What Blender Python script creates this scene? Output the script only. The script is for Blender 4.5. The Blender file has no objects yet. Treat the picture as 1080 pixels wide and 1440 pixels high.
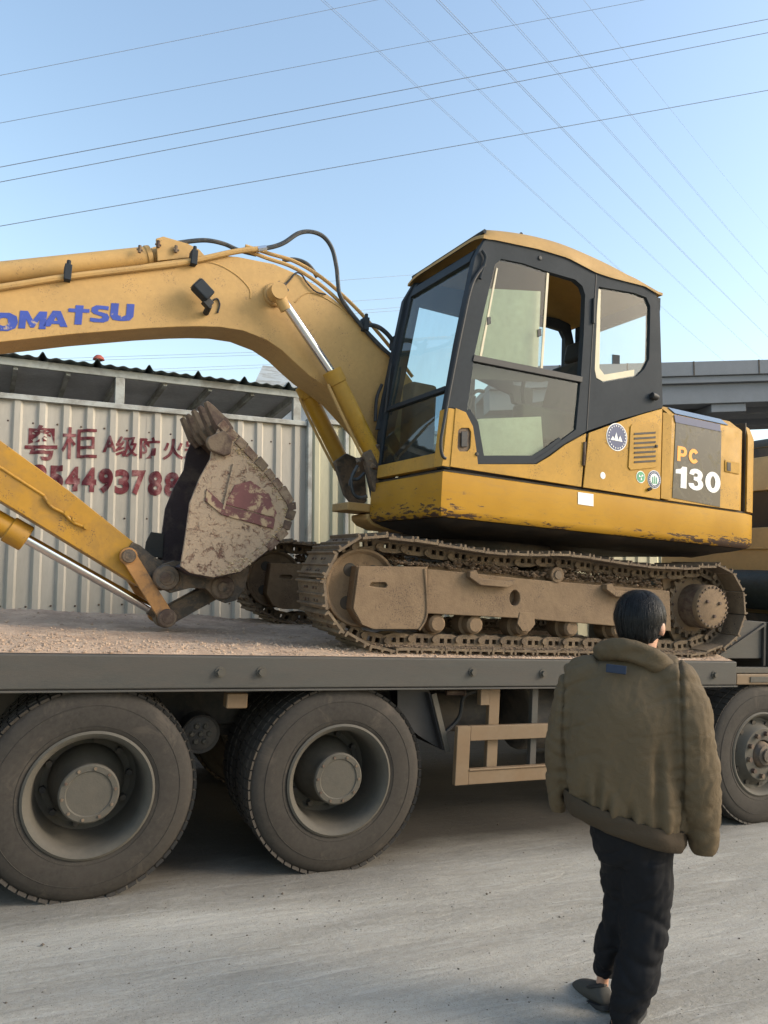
import bpy, bmesh, math, random
from math import sin, cos, pi, radians as R
from mathutils import Vector as V, Matrix, noise
from mathutils.geometry import tessellate_polygon
random.seed(7)
scene = bpy.context.scene
col = scene.collection

# ------------------------------------------------------------------ camera
YAW, PITCH, ROLL, EYE, FPX = 1.14788, 0.085776, 0.059997, 1.76246, 1050.63
fw = V((cos(YAW)*cos(PITCH), sin(YAW)*cos(PITCH), sin(PITCH)))
r0 = fw.cross(V((0, 0, 1))).normalized(); u0 = r0.cross(fw)
rt = r0*cos(ROLL) + u0*sin(ROLL); up = u0*cos(ROLL) - r0*sin(ROLL)
EYEP = V((0, 0, EYE))
cam_data = bpy.data.cameras.new('camera'); cam = bpy.data.objects.new('camera', cam_data); col.objects.link(cam)
cam_data.sensor_fit = 'VERTICAL'; cam_data.sensor_height = 24.0; cam_data.sensor_width = 18.0
cam_data.lens = FPX/1440*24; cam_data.clip_start = 0.05; cam_data.clip_end = 3000
cam.matrix_world = Matrix(((rt.x, up.x, -fw.x, 0), (rt.y, up.y, -fw.y, 0), (rt.z, up.z, -fw.z, EYE), (0, 0, 0, 1)))
scene.camera = cam

# ------------------------------------------------------------------ world, sun, exposure
SUN_AZ, SUN_EL = R(-30), R(30)          # azimuth measured from +X towards +Y
world = bpy.data.worlds.new('World'); scene.world = world; world.use_nodes = True
wn = world.node_tree; wn.nodes.clear()
sky = wn.nodes.new('ShaderNodeTexSky'); sky.sky_type = 'NISHITA'; sky.sun_disc = False
sky.sun_elevation = SUN_EL; sky.sun_rotation = pi/2 - SUN_AZ
sky.air_density = 1.5; sky.dust_density = 1.9; sky.ozone_density = 1.0; sky.altitude = 0
bg = wn.nodes.new('ShaderNodeBackground'); bg.inputs['Strength'].default_value = 0.135
wo = wn.nodes.new('ShaderNodeOutputWorld')
wn.links.new(sky.outputs[0], bg.inputs[0]); wn.links.new(bg.outputs[0], wo.inputs[0])
sd = bpy.data.lights.new('sun', 'SUN'); sd.energy = 1.2; sd.angle = R(20); sd.color = (1.0, 0.90, 0.76)
sun = bpy.data.objects.new('sun', sd); col.objects.link(sun)
sdir = V((cos(SUN_AZ)*cos(SUN_EL), sin(SUN_AZ)*cos(SUN_EL), sin(SUN_EL)))
sun.rotation_euler = sdir.to_track_quat('Z', 'Y').to_euler(); sun.location = sdir*60
vs = scene.view_settings
vs.view_transform = 'Standard'; vs.look = 'None'; vs.gamma = 1.0; vs.use_curve_mapping = False; vs.exposure = 1.1

# ------------------------------------------------------------------ coordinate helpers
def ray(px, py): return fw + rt*((px-540)/FPX) - up*((py-720)/FPX)
def atd(px, py, dep): return EYEP + ray(px, py)*dep
def onpl(px, py, p0, n):
    v = ray(px, py); return EYEP + v*((p0-EYEP).dot(n)/v.dot(n))
def aty(px, py, Y): return onpl(px, py, V((0, Y, 0)), V((0, 1, 0)))
def atx(px, py, X): return onpl(px, py, V((X, 0, 0)), V((1, 0, 0)))
def atz(px, py, Z): return onpl(px, py, V((0, 0, Z)), V((0, 0, 1)))
GR = (up*cos(PITCH) + fw*sin(PITCH)).normalized()      # true vertical (the road itself slopes)
D0, HD, TD = 4.26, 1.2625, 1.074                        # truck side plane, deck height, tyre diameter
PSI = R(3.5)
OU = V((3.386, 5.535, HD))                              # swing centre of the excavator at deck level
UX = V((cos(PSI), sin(PSI), 0)); UY = V((-sin(PSI), cos(PSI), 0))
MU = Matrix(((UX.x, UY.x, 0, OU.x), (UX.y, UY.y, 0, OU.y), (0, 0, 1, OU.z), (0, 0, 0, 1)))
def U(px, py, yl):
    P = onpl(px, py, OU+UY*yl, UY) - OU; return (P.dot(UX), P.z)
def UL(pts, yl=-1.22): return [U(x, y, yl) for x, y in pts]

# ------------------------------------------------------------------ objects
WPOS = {}
def tag(o, label=None, cat=None, group=None, kind=None):
    if label: o['label'] = label
    if cat: o['category'] = cat
    if group: o['group'] = group
    if kind: o['kind'] = kind
    return o
def setparent(o, p):
    if p is not None:
        o.parent = p; o.matrix_parent_inverse = Matrix.Translation(-WPOS[p.name])
def empty(name, loc, label, cat, group=None):
    o = bpy.data.objects.new(name, None); col.objects.link(o); o.location = loc; o.empty_display_size = .1
    WPOS[o.name] = V(loc); return tag(o, label, cat, group)
def place(mesh, name, M, parent):
    o = bpy.data.objects.new(name, mesh); col.objects.link(o); WPOS[o.name] = M.to_translation()
    setparent(o, parent); o.matrix_basis = M; return o
class MB:
    def __init__(s): s.v = []; s.f = []; s.M = None
    def add(s, vs_, fs):
        b = len(s.v); s.v += [V(p) for p in vs_]; s.f += [[b+i for i in f] for f in fs]; return s
    def box(s, a, b, M=None):
        x0, y0, z0 = a; x1, y1, z1 = b
        p = [V((x, y, z)) for x in (x0, x1) for y in (y0, y1) for z in (z0, z1)]
        if M is not None: p = [M @ q for q in p]
        return s.add(p, [(0, 1, 3, 2), (4, 6, 7, 5), (0, 4, 5, 1), (2, 3, 7, 6), (0, 2, 6, 4), (1, 5, 7, 3)])
    def bar(s, a, b, w, h, upv=(0, 0, 1)):
        a, b = V(a), V(b); d = (b-a).normalized(); u = V(upv); l = d.cross(u)
        if l.length < 1e-4: l = d.cross(V((0, 1, 0)))
        l.normalize(); u = l.cross(d)
        p = [q + l*(i*w/2) + u*(j*h/2) for q in (a, b) for i, j in ((-1, -1), (1, -1), (1, 1), (-1, 1))]
        return s.add(p, [(0, 1, 2, 3), (7, 6, 5, 4), (0, 4, 5, 1), (1, 5, 6, 2), (2, 6, 7, 3), (3, 7, 4, 0)])
    def prism(s, pts, y0, y1, holes=(), ins=0.0):
        """polygon in x,z extruded along y (with holes)"""
        loops = [list(pts)] + [list(h) for h in holes]
        flat = [p for l in loops for p in l]; n = len(flat)
        tri = tessellate_polygon([[V((p[0], p[1], 0)) for p in l] for l in loops])
        vs_ = [V((p[0], y0, p[1])) for p in flat] + [V((p[0], y1, p[1])) for p in flat]
        fs = [tuple(t) for t in tri] + [tuple(n+i for i in reversed(t)) for t in tri]
        if not holes: fs = [tuple(range(n)), tuple(range(2*n-1, n-1, -1))]
        k = 0
        for l in loops:
            m = len(l)
            for i in range(m): a, b = k+i, k+(i+1) % m; fs.append((a, b, n+b, n+a))
            k += m
        return s.add(vs_, fs)
    def cyl(s, a, b, r, n=20, r2=None, cap=True):
        a, b = V(a), V(b); d = (b-a).normalized(); t = d.orthogonal().normalized(); w = d.cross(t)
        r2 = r if r2 is None else r2
        vs_ = [a+(t*cos(2*pi*i/n)+w*sin(2*pi*i/n))*r for i in range(n)] + [b+(t*cos(2*pi*i/n)+w*sin(2*pi*i/n))*r2 for i in range(n)]
        fs = [(i, (i+1) % n, n+(i+1) % n, n+i) for i in range(n)]
        if cap: fs += [tuple(range(n-1, -1, -1)), tuple(range(n, 2*n))]
        return s.add(vs_, fs)
    def lathe(s, prof, c, ax, n=40):
        """prof: list of (radius, distance along axis)"""
        c = V(c); ax = V(ax).normalized(); t = ax.orthogonal().normalized(); w = ax.cross(t)
        vs_ = []; fs = []; m = len(prof)
        for i in range(n):
            e = t*cos(2*pi*i/n)+w*sin(2*pi*i/n)
            vs_ += [c+e*r+ax*h for r, h in prof]
        for i in range(n):
            j = (i+1) % n
            for k in range(m-1): fs.append((i*m+k, j*m+k, j*m+k+1, i*m+k+1))
        return s.add(vs_, fs)
    def tube(s, pts, r, n=8, sm=True):
        pts = [V(p) for p in pts]
        if sm: pts = spline(pts)
        prev = None; rings = []
        for i, p in enumerate(pts):
            d = (pts[min(i+1, len(pts)-1)]-pts[max(i-1, 0)]).normalized()
            t = d.orthogonal().normalized() if prev is None else (prev-d*prev.dot(d)).normalized()
            prev = t; w = d.cross(t); rings.append([p+(t*cos(2*pi*k/n)+w*sin(2*pi*k/n))*r for k in range(n)])
        return s.rings(rings)
    def rings(s, rings, cap=True, closed=True):
        n = len(rings[0]); vs_ = [p for r_ in rings for p in r_]; fs = []
        for i in range(len(rings)-1):
            for k in range(n if closed else n-1):
                fs.append((i*n+k, i*n+(k+1) % n, (i+1)*n+(k+1) % n, (i+1)*n+k))
        if cap: fs += [tuple(range(n-1, -1, -1)), tuple((len(rings)-1)*n+k for k in range(n))]
        return s.add(vs_, fs)
    def grid(s, nx, ny, fn):
        vs_ = [fn(i/nx, j/ny) for i in range(nx+1) for j in range(ny+1)]
        fs = [(i*(ny+1)+j, (i+1)*(ny+1)+j, (i+1)*(ny+1)+j+1, i*(ny+1)+j+1) for i in range(nx) for j in range(ny)]
        return s.add(vs_, fs)
    def mesh(s, name, mat, M=None, centre=True, ang=35, origin=None):
        vs_ = [M @ p for p in s.v] if M is not None else s.v
        if origin is not None: c = V(origin)
        elif centre and vs_:
            c = V([(min(p[i] for p in vs_)+max(p[i] for p in vs_))/2 for i in range(3)])
        else: c = V((0, 0, 0))
        me = bpy.data.meshes.new(name); me.from_pydata([p-c for p in vs_], [], s.f); me.materials.append(mat)
        bm = bmesh.new(); bm.from_mesh(me); bmesh.ops.recalc_face_normals(bm, faces=bm.faces); bm.to_mesh(me); bm.free()
        me.shade_smooth(); me.set_sharp_from_angle(angle=R(ang)); return me, c
    def build(s, name, mat, parent=None, M=None, bev=0, ang=35, origin=None, label=None):
        me, c = s.mesh(name, mat, M, True, ang, origin)
        o = place(me, name, Matrix.Translation(c), parent)
        if bev: bevel(o, bev)
        if label: o['label'] = label
        return o
def bevel(o, w, seg=2):
    m = o.modifiers.new('bevel', 'BEVEL'); m.width = w; m.segments = seg; m.limit_method = 'ANGLE'; m.angle_limit = R(40); m.harden_normals = True
def spline(p, k=6):
    out = []
    for i in range(len(p)-1):
        a, b, c, d = p[max(i-1, 0)], p[i], p[i+1], p[min(i+2, len(p)-1)]
        for j in range(k):
            t = j/k; out.append(.5*((2*b)+(c-a)*t+(2*a-5*b+4*c-d)*t*t+(3*b-a-3*c+d)*t*t*t))
    out.append(p[-1]); return out
def copy_tree(o, delta, parent=None):
    c = o.copy(); col.objects.link(c)
    if parent is not None: mi = o.matrix_parent_inverse.copy(); c.parent = parent; c.matrix_parent_inverse = mi
    else: c.location = o.location+delta
    for ch in list(o.children): copy_tree(ch, delta, c)
    return c

# ------------------------------------------------------------------ materials
def nn(nt, t, **kw):
    n = nt.nodes.new(t)
    for k, v in kw.items(): setattr(n, k, v)
    return n
def noise_tex(nt, vec, scale, detail=4, rough=.6, dist=0):
    n = nn(nt, 'ShaderNodeTexNoise'); n.inputs['Scale'].default_value = scale; n.inputs['Detail'].default_value = detail
    n.inputs['Roughness'].default_value = rough; n.inputs['Distortion'].default_value = dist
    nt.links.new(vec, n.inputs['Vector']); return n.outputs['Fac']
def ramp(nt, fac, lo, hi):
    m = nn(nt, 'ShaderNodeMapRange'); m.inputs['From Min'].default_value = lo; m.inputs['From Max'].default_value = hi
    nt.links.new(fac, m.inputs['Value']); return m.outputs[0]
def mixc(nt, fac, a, b, bt='MIX'):
    m = nn(nt, 'ShaderNodeMix', data_type='RGBA', blend_type=bt)
    for s_, v in ((m.inputs[0], fac), (m.inputs[6], a), (m.inputs[7], b)):
        if hasattr(v, 'links') or hasattr(v, 'is_linked'): nt.links.new(v, s_)
        elif isinstance(v, (int, float)): s_.default_value = v
        else: s_.default_value = (*v, 1)
    return m.outputs[2]
def mth(nt, op, a, b=0.0):
    m = nn(nt, 'ShaderNodeMath', operation=op)
    for s_, v in ((m.inputs[0], a), (m.inputs[1], b)):
        if isinstance(v, (int, float)): s_.default_value = v
        else: nt.links.new(v, s_)
    return m.outputs[0]
def base_mat(name, st=(1, 1, 1)):
    m = bpy.data.materials.new(name); m.use_nodes = True; nt = m.node_tree; nt.nodes.clear()
    out = nn(nt, 'ShaderNodeOutputMaterial'); p = nn(nt, 'ShaderNodeBsdfPrincipled'); nt.links.new(p.outputs[0], out.inputs[0])
    tc = nn(nt, 'ShaderNodeTexCoord'); mp = nn(nt, 'ShaderNodeMapping'); mp.inputs['Scale'].default_value = st
    oi = nn(nt, 'ShaderNodeObjectInfo'); ad = nn(nt, 'ShaderNodeVectorMath', operation='ADD')
    sc = nn(nt, 'ShaderNodeVectorMath', operation='SCALE'); sc.inputs['Scale'].default_value = 37.0
    cb = nn(nt, 'ShaderNodeCombineXYZ')
    for i in range(3): nt.links.new(oi.outputs['Random'], cb.inputs[i])
    nt.links.new(cb.outputs[0], sc.inputs[0]); nt.links.new(tc.outputs['Object'], mp.inputs[0])
    nt.links.new(mp.outputs[0], ad.inputs[0]); nt.links.new(sc.outputs[0], ad.inputs[1])
    return m, nt, p, ad.outputs[0], tc, out
def mat(name, c, rough=.6, metal=0, dirt=None, amt=.5, dsc=3, var=.15, bump=.0, bsc=60, st=(1, 1, 1), soft=.12, spec=.5, fine=.0, fcol=(.03, .025, .02)):
    """painted or raw surface: tone variation, patches of dirt over it (amt 0..1 coverage), speckle, fine relief"""
    m, nt, p, vec, tc, out = base_mat(name, st)
    n1 = noise_tex(nt, vec, 2.3, 6, .65); n2 = noise_tex(nt, vec, 28, 5, .7)
    k = mth(nt, 'ADD', mth(nt, 'MULTIPLY', n1, .65), mth(nt, 'MULTIPLY', n2, .35))
    d = tuple(x*(1-var*2.2) for x in c); l = tuple(min(1, x*(1+var*1.6)) for x in c)
    cc = mixc(nt, ramp(nt, k, .3, .7), d, l)
    if dirt:
        n3 = noise_tex(nt, vec, dsc, 9, .68, .4)
        t = .66-.32*amt
        f = ramp(nt, n3, t-soft/2, t+soft/2); f = mth(nt, 'MULTIPLY', f, .92)
        dl = mixc(nt, n2, tuple(x*.8 for x in dirt), tuple(x*1.15 for x in dirt)); cc = mixc(nt, f, cc, dl)
        rr = nn(nt, 'ShaderNodeMix'); nt.links.new(f, rr.inputs[0]); rr.inputs[2].default_value = rough; rr.inputs[3].default_value = .9
        nt.links.new(rr.outputs[0], p.inputs['Roughness'])
    else: p.inputs['Roughness'].default_value = rough
    if fine:
        n4 = noise_tex(nt, vec, 95, 3, .7); n5 = noise_tex(nt, vec, 6, 4, .6)
        g = mth(nt, 'MULTIPLY', ramp(nt, n4, .62-fine*.1, .66-fine*.1), ramp(nt, n5, .52, .6)); cc = mixc(nt, g, cc, fcol)
    nt.links.new(cc, p.inputs['Base Color']); p.inputs['Metallic'].default_value = metal; p.inputs['Specular IOR Level'].default_value = spec
    if bump:
        b = nn(nt, 'ShaderNodeBump'); b.inputs['Strength'].default_value = bump; b.inputs['Distance'].default_value = .01
        nb = noise_tex(nt, vec, bsc, 6, .7); nt.links.new(nb, b.inputs['Height']); nt.links.new(b.outputs[0], p.inputs['Normal'])
    return m
def flat(name, c, rough=.7, metal=0): return mat(name, c, rough, metal, var=.05)
DUST = (.30, .245, .18)
M = {}
M['yellow'] = mat('yellow_paint', (.47, .245, .020), .38, spec=.25, dirt=(.35, .22, .07), amt=.35, dsc=2.0, var=.09, fine=.45, fcol=(.10, .06, .03), bump=.22, bsc=5, soft=.4)
M['yellow_arm'] = mat('yellow_arm_paint', (.43, .215, .012), .42, dirt=(.22, .13, .045), amt=.16, dsc=4, var=.08, fine=.5, fcol=(.08, .05, .03), bump=.04, soft=.3)
M['boom'] = mat('faded_boom_paint', (.53, .315, .10), .5, dirt=(.42, .27, .115), amt=.5, dsc=1.2, var=.09, fine=.35, fcol=(.22, .13, .07), bump=.25, bsc=4, soft=.5)
M['roofp'] = mat('faded_roof_paint', (.42, .25, .07), .6, dirt=(.32, .20, .08), amt=.4, dsc=3, var=.08, bump=.05, soft=.5)
M['cabgrey'] = mat('cab_grey_paint', (.024, .031, .040), .6, dirt=(.045, .050, .055), amt=.38, dsc=2.5, var=.12, bump=.03, soft=.6, spec=.18)
M['black'] = mat('black_rubber', (.022, .022, .024), .6, var=.2)
M['hose'] = mat('hose_rubber', (.030, .036, .042), .55, dirt=(.10, .09, .08), amt=.3, dsc=8)
M['dark'] = mat('dark_steel', (.035, .032, .03), .7, dirt=(.09, .075, .06), amt=.5, dsc=4, bump=.1)
M['belly'] = mat('dark_belly_paint', (.020, .018, .017), .55, dirt=(.09, .065, .04), amt=.3, dsc=4, soft=.4)
M['chrome'] = mat('chrome_rod', (.62, .62, .62), .16, 1, var=.05)
M['mudsteel'] = mat('dusty_track_steel', (.105, .073, .048), .85, dirt=(.20, .145, .09), amt=.5, dsc=5, var=.2, bump=.6, bsc=50, soft=.3, fine=.5)
M['trackf'] = mat('dusty_track_frame', (.15, .097, .055), .85, dirt=(.22, .150, .088), amt=.5, dsc=3.5, var=.14, bump=.35, bsc=55, soft=.3, fine=.8, fcol=(.09, .06, .04))
M['rust'] = mat('rusty_steel', (.085, .052, .038), .8, dirt=(.17, .125, .085), amt=.45, dsc=6, var=.2, bump=.4)
M['greasy'] = mat('greasy_steel', (.07, .055, .042), .6, dirt=(.17, .12, .08), amt=.5, dsc=9, var=.25, bump=.4)
M['link'] = mat('worn_orange_link', (.42, .20, .06), .55, dirt=(.20, .12, .07), amt=.35, dsc=7, var=.15, bump=.15)
M['mud'] = mat('dry_mud', (.20, .135, .085), .95, var=.25, bump=.8, bsc=40)
M['dirt'] = mat('deck_dirt', (.55, .405, .29), .95, dirt=(.36, .25, .175), amt=.45, dsc=3.4, var=.22, bump=1.0, bsc=90, soft=.3)
M['beam'] = mat('grey_beam_paint', (.046, .047, .042), .6, dirt=(.080, .068, .057), amt=.5, dsc=2.4, var=.14, bump=.12, st=(1, 1, 5), soft=.5, fine=.5, fcol=(.07, .06, .05))
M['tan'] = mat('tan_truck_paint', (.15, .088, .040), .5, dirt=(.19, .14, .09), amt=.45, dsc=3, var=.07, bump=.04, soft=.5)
M['tan_lit'] = mat('lit_tan_cab_paint', (.62, .42, .18), .5, dirt=(.42, .30, .16), amt=.35, dsc=2, var=.07, soft=.5)  # truck tan lightened for the cab, brightness its shaded rear lacks put into colour
M['rim'] = mat('dusty_wheel_rim', (.060, .055, .044), .65, dirt=(.095, .082, .064), amt=.5, dsc=6, var=.14, bump=.15, soft=.5)
M['glassdark'] = mat('dark_glass', (.03, .036, .045), .1, var=.1)
M['blue'] = mat('blue_lettering', (.035, .07, .36), .5, dirt=(.42, .32, .22), amt=.06, dsc=14, var=.15, soft=.05)
M['white'] = mat('white_print', (.78, .78, .76), .5, var=.04)
M['orange'] = mat('orange_print', (.85, .33, .03), .5, var=.04)
M['decal'] = mat('grey_decal', (.030, .031, .032), .28, dirt=(.20, .17, .11), amt=.28, dsc=5, var=.1, spec=.35)
M['navy'] = mat('navy_print', (.03, .05, .14), .5, var=.1)
M['green'] = mat('green_print', (.05, .30, .16), .5, var=.05)
M['seal'] = mat('cream_window_seal', (.62, .55, .40), .7, var=.08)
M['fence'] = mat('white_corrugated_sheet', (.50, .465, .40), .55, dirt=(.35, .315, .26), amt=.42, dsc=1.3, var=.07, bump=.06, st=(1, 1, .25), soft=.6)
M['fence2'] = mat('cream_corrugated_sheet', (.52, .49, .34), .5, dirt=(.38, .37, .27), amt=.4, dsc=1.3, var=.07, bump=.06, st=(1, 1, .25), soft=.6)
M['redpaint'] = mat('maroon_sprayed_paint', (.13, .012, .020), .75, dirt=(.34, .20, .19), amt=.2, dsc=9, var=.2, soft=.25)
M['roofsheet'] = mat('dark_roof_sheet', (.075, .095, .095), .6, dirt=(.16, .16, .14), amt=.3, dsc=2, var=.1)
M['underroof'] = mat('grey_roof_underside', (.72, .73, .76), .8, dirt=(.50, .50, .53), amt=.4, dsc=1, var=.15, soft=.4)
M['steelpost'] = mat('galvanised_post', (.42, .43, .40), .5, dirt=(.28, .27, .24), amt=.4, dsc=3, var=.1)
M['concrete'] = mat('bridge_concrete', (.21, .225, .25), .85, dirt=(.17, .185, .205), amt=.5, dsc=.25, var=.06, bump=.1, soft=.5)
M['skin'] = mat('skin', (.50, .27, .18), .5, var=.08, bump=.05)
M['tarp'] = mat('dark_green_tarpaulin', (.03, .042, .042), .6, var=.3, bump=.5, bsc=10)

def tyre_mat():
    m, nt, p, vec, tc, out = base_mat('dusty_tyre_rubber')
    n1 = noise_tex(nt, vec, 3, 8, .65); n2 = noise_tex(nt, vec, 40, 5, .7)
    c = mixc(nt, ramp(nt, n1, .3, .7), (.018, .0145, .0118), (.038, .0305, .024)); c = mixc(nt, ramp(nt, n2, .35, .75), c, (.042, .036, .029), 'MIX'); c = mixc(nt, ramp(nt, noise_tex(nt, vec, 5, 9, .7, .6), .56, .66), c, (.060, .048, .037))
    nt.links.new(c, p.inputs['Base Color']); p.inputs['Roughness'].default_value = .85
    b = nn(nt, 'ShaderNodeBump'); b.inputs['Strength'].default_value = .15; b.inputs['Distance'].default_value = .004
    nt.links.new(n2, b.inputs['Height']); nt.links.new(b.outputs[0], p.inputs['Normal']); return m
M['tyre'] = tyre_mat()
def glass_mat(name, tint, dust, lo, hi, dcol=(.55, .52, .44), st=(1, 1, .15)):
    m = bpy.data.materials.new(name); m.use_nodes = True; nt = m.node_tree; nt.nodes.clear()
    out = nn(nt, 'ShaderNodeOutputMaterial'); tr = nn(nt, 'ShaderNodeBsdfTransparent'); tr.inputs[0].default_value = (*tint, 1)
    gl = nn(nt, 'ShaderNodeBsdfGlossy'); gl.inputs['Roughness'].default_value = .03; gl.inputs[0].default_value = (1, 1, 1, 1)
    fr = nn(nt, 'ShaderNodeFresnel'); fr.inputs[0].default_value = 1.6
    mx = nn(nt, 'ShaderNodeMixShader'); ge = nn(nt, 'ShaderNodeNewGeometry'); nt.links.new(mth(nt, 'MULTIPLY', mth(nt, 'MINIMUM', mth(nt, 'MULTIPLY', fr.outputs[0], .75), .9), mth(nt, 'SUBTRACT', 1.0, ge.outputs['Backfacing'])), mx.inputs[0]); nt.links.new(tr.outputs[0], mx.inputs[1]); nt.links.new(gl.outputs[0], mx.inputs[2])
    tc = nn(nt, 'ShaderNodeTexCoord'); mp = nn(nt, 'ShaderNodeMapping'); mp.inputs['Scale'].default_value = st; nt.links.new(tc.outputs['Object'], mp.inputs[0])
    n = noise_tex(nt, mp.outputs[0], 14, 8, .7, .3); n2 = noise_tex(nt, tc.outputs['Object'], 2.5, 3, .5)
    f = mth(nt, 'MULTIPLY', ramp(nt, mth(nt, 'ADD', mth(nt, 'MULTIPLY', n, .6), mth(nt, 'MULTIPLY', n2, .4)), lo, hi), dust)
    df = nn(nt, 'ShaderNodeBsdfDiffuse'); df.inputs[0].default_value = (*dcol, 1)
    m2 = nn(nt, 'ShaderNodeMixShader'); nt.links.new(f, m2.inputs[0]); nt.links.new(mx.outputs[0], m2.inputs[1]); nt.links.new(df.outputs[0], m2.inputs[2])
    nt.links.new(m2.outputs[0], out.inputs[0]); return m
M['glass'] = glass_mat('dusty_glass', (.80, .88, .88), .09, .35, .85)
M['film'] = glass_mat('filmed_side_glass', (.74, .80, .76), .05, .35, .85, (.52, .49, .38), (1, 1, .5))
M['bluefilm'] = glass_mat('blue_film_glass', (.42, .53, .60), .08, .35, .8)

def bucket_mat():
    m, nt, p, vec, tc, out = base_mat('mud_caked_red_bucket_paint')
    n1 = noise_tex(nt, vec, 3.0, 5, .6, .3); n2 = noise_tex(nt, vec, 17, 9, .75, .5); n3 = noise_tex(nt, vec, 60, 6, .7)
    vo = nn(nt, 'ShaderNodeTexVoronoi', feature='DISTANCE_TO_EDGE'); vo.inputs['Scale'].default_value = 24
    mp = nn(nt, 'ShaderNodeMapping'); mp.inputs['Scale'].default_value = (1, 1, 2.2); nt.links.new(vec, mp.inputs[0])
    w = nn(nt, 'ShaderNodeVectorMath', operation='ADD'); nx = nn(nt, 'ShaderNodeTexNoise'); nx.inputs['Scale'].default_value = 6; nt.links.new(vec, nx.inputs[0])
    s2 = nn(nt, 'ShaderNodeVectorMath', operation='SCALE'); s2.inputs['Scale'].default_value = .35; nt.links.new(nx.outputs['Color'], s2.inputs[0])
    nt.links.new(mp.outputs[0], w.inputs[0]); nt.links.new(s2.outputs[0], w.inputs[1]); nt.links.new(w.outputs[0], vo.inputs[0])
    crack = mth(nt, 'MULTIPLY', ramp(nt, vo.outputs['Distance'], .07, .0), ramp(nt, n2, .5, .6))
    mudc = mixc(nt, n3, (.27, .195, .135), (.43, .335, .24)); paint = mixc(nt, n2, (.085, .032, .028), (.14, .06, .05))
    big = ramp(nt, mth(nt, 'ADD', mth(nt, 'MULTIPLY', n1, .75), mth(nt, 'MULTIPLY', n2, .25)), .575, .60)
    c = mixc(nt, big, mudc, paint); c = mixc(nt, mth(nt, 'MULTIPLY', crack, .8), c, (.13, .055, .045)); c = mixc(nt, mth(nt, 'MULTIPLY', ramp(nt, n2, .53, .60), .75), c, (.19, .11, .075)); c = mixc(nt, mth(nt, 'MULTIPLY', ramp(nt, n3, .56, .64), .45), c, (.20, .12, .08))
    nt.links.new(c, p.inputs['Base Color']); p.inputs['Roughness'].default_value = .9
    b = nn(nt, 'ShaderNodeBump'); b.inputs['Strength'].default_value = .7; b.inputs['Distance'].default_value = .012
    h = mth(nt, 'SUBTRACT', mth(nt, 'MULTIPLY', n3, .5), mth(nt, 'ADD', big, crack)); nt.links.new(h, b.inputs['Height']); nt.links.new(b.outputs[0], p.inputs['Normal']); return m
M['bucket'] = bucket_mat()
M['bucketin'] = mat('dark_bucket_inside', (.045, .03, .033), .75, dirt=(.10, .075, .065), amt=.35, dsc=5, bump=.3)

def skirt_mat():
    m, nt, p, vec, tc, out = base_mat('chipped_yellow_skirt')
    n1 = noise_tex(nt, vec, 2.0, 6, .6); mp = nn(nt, 'ShaderNodeMapping'); mp.inputs['Scale'].default_value = (1, 1, 4.5); nt.links.new(vec, mp.inputs[0])
    n2 = noise_tex(nt, mp.outputs[0], 9, 9, .72, .2)
    sx = nn(nt, 'ShaderNodeSeparateXYZ'); nt.links.new(tc.outputs['Object'], sx.inputs[0])
    low = ramp(nt, sx.outputs[2], .02, -.15); rear = ramp(nt, sx.outputs[0], .1, 1.6); fr = ramp(nt, sx.outputs[0], -1.1, -1.6)
    k = mth(nt, 'ADD', mth(nt, 'MULTIPLY', low, .17), mth(nt, 'ADD', mth(nt, 'MULTIPLY', mth(nt, 'MULTIPLY', rear, low), .24), mth(nt, 'MULTIPLY', fr, .09)))
    chip = ramp(nt, mth(nt, 'ADD', n2, k), .715, .735)
    c = mixc(nt, ramp(nt, n1, .3, .7), (.385, .195, .016), (.48, .26, .026)); c = mixc(nt, ramp(nt, n2, .5, .8), c, (.33, .18, .04)); p.inputs['Specular IOR Level'].default_value = .25
    c = mixc(nt, chip, c, (.07, .042, .028)); nt.links.new(c, p.inputs['Base Color']); p.inputs['Roughness'].default_value = .42
    b = nn(nt, 'ShaderNodeBump'); b.inputs['Strength'].default_value = .3; b.inputs['Distance'].default_value = .004; b.invert = True
    nt.links.new(chip, b.inputs['Height']); nt.links.new(b.outputs[0], p.inputs['Normal']); return m
M['skirt'] = skirt_mat()

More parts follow.
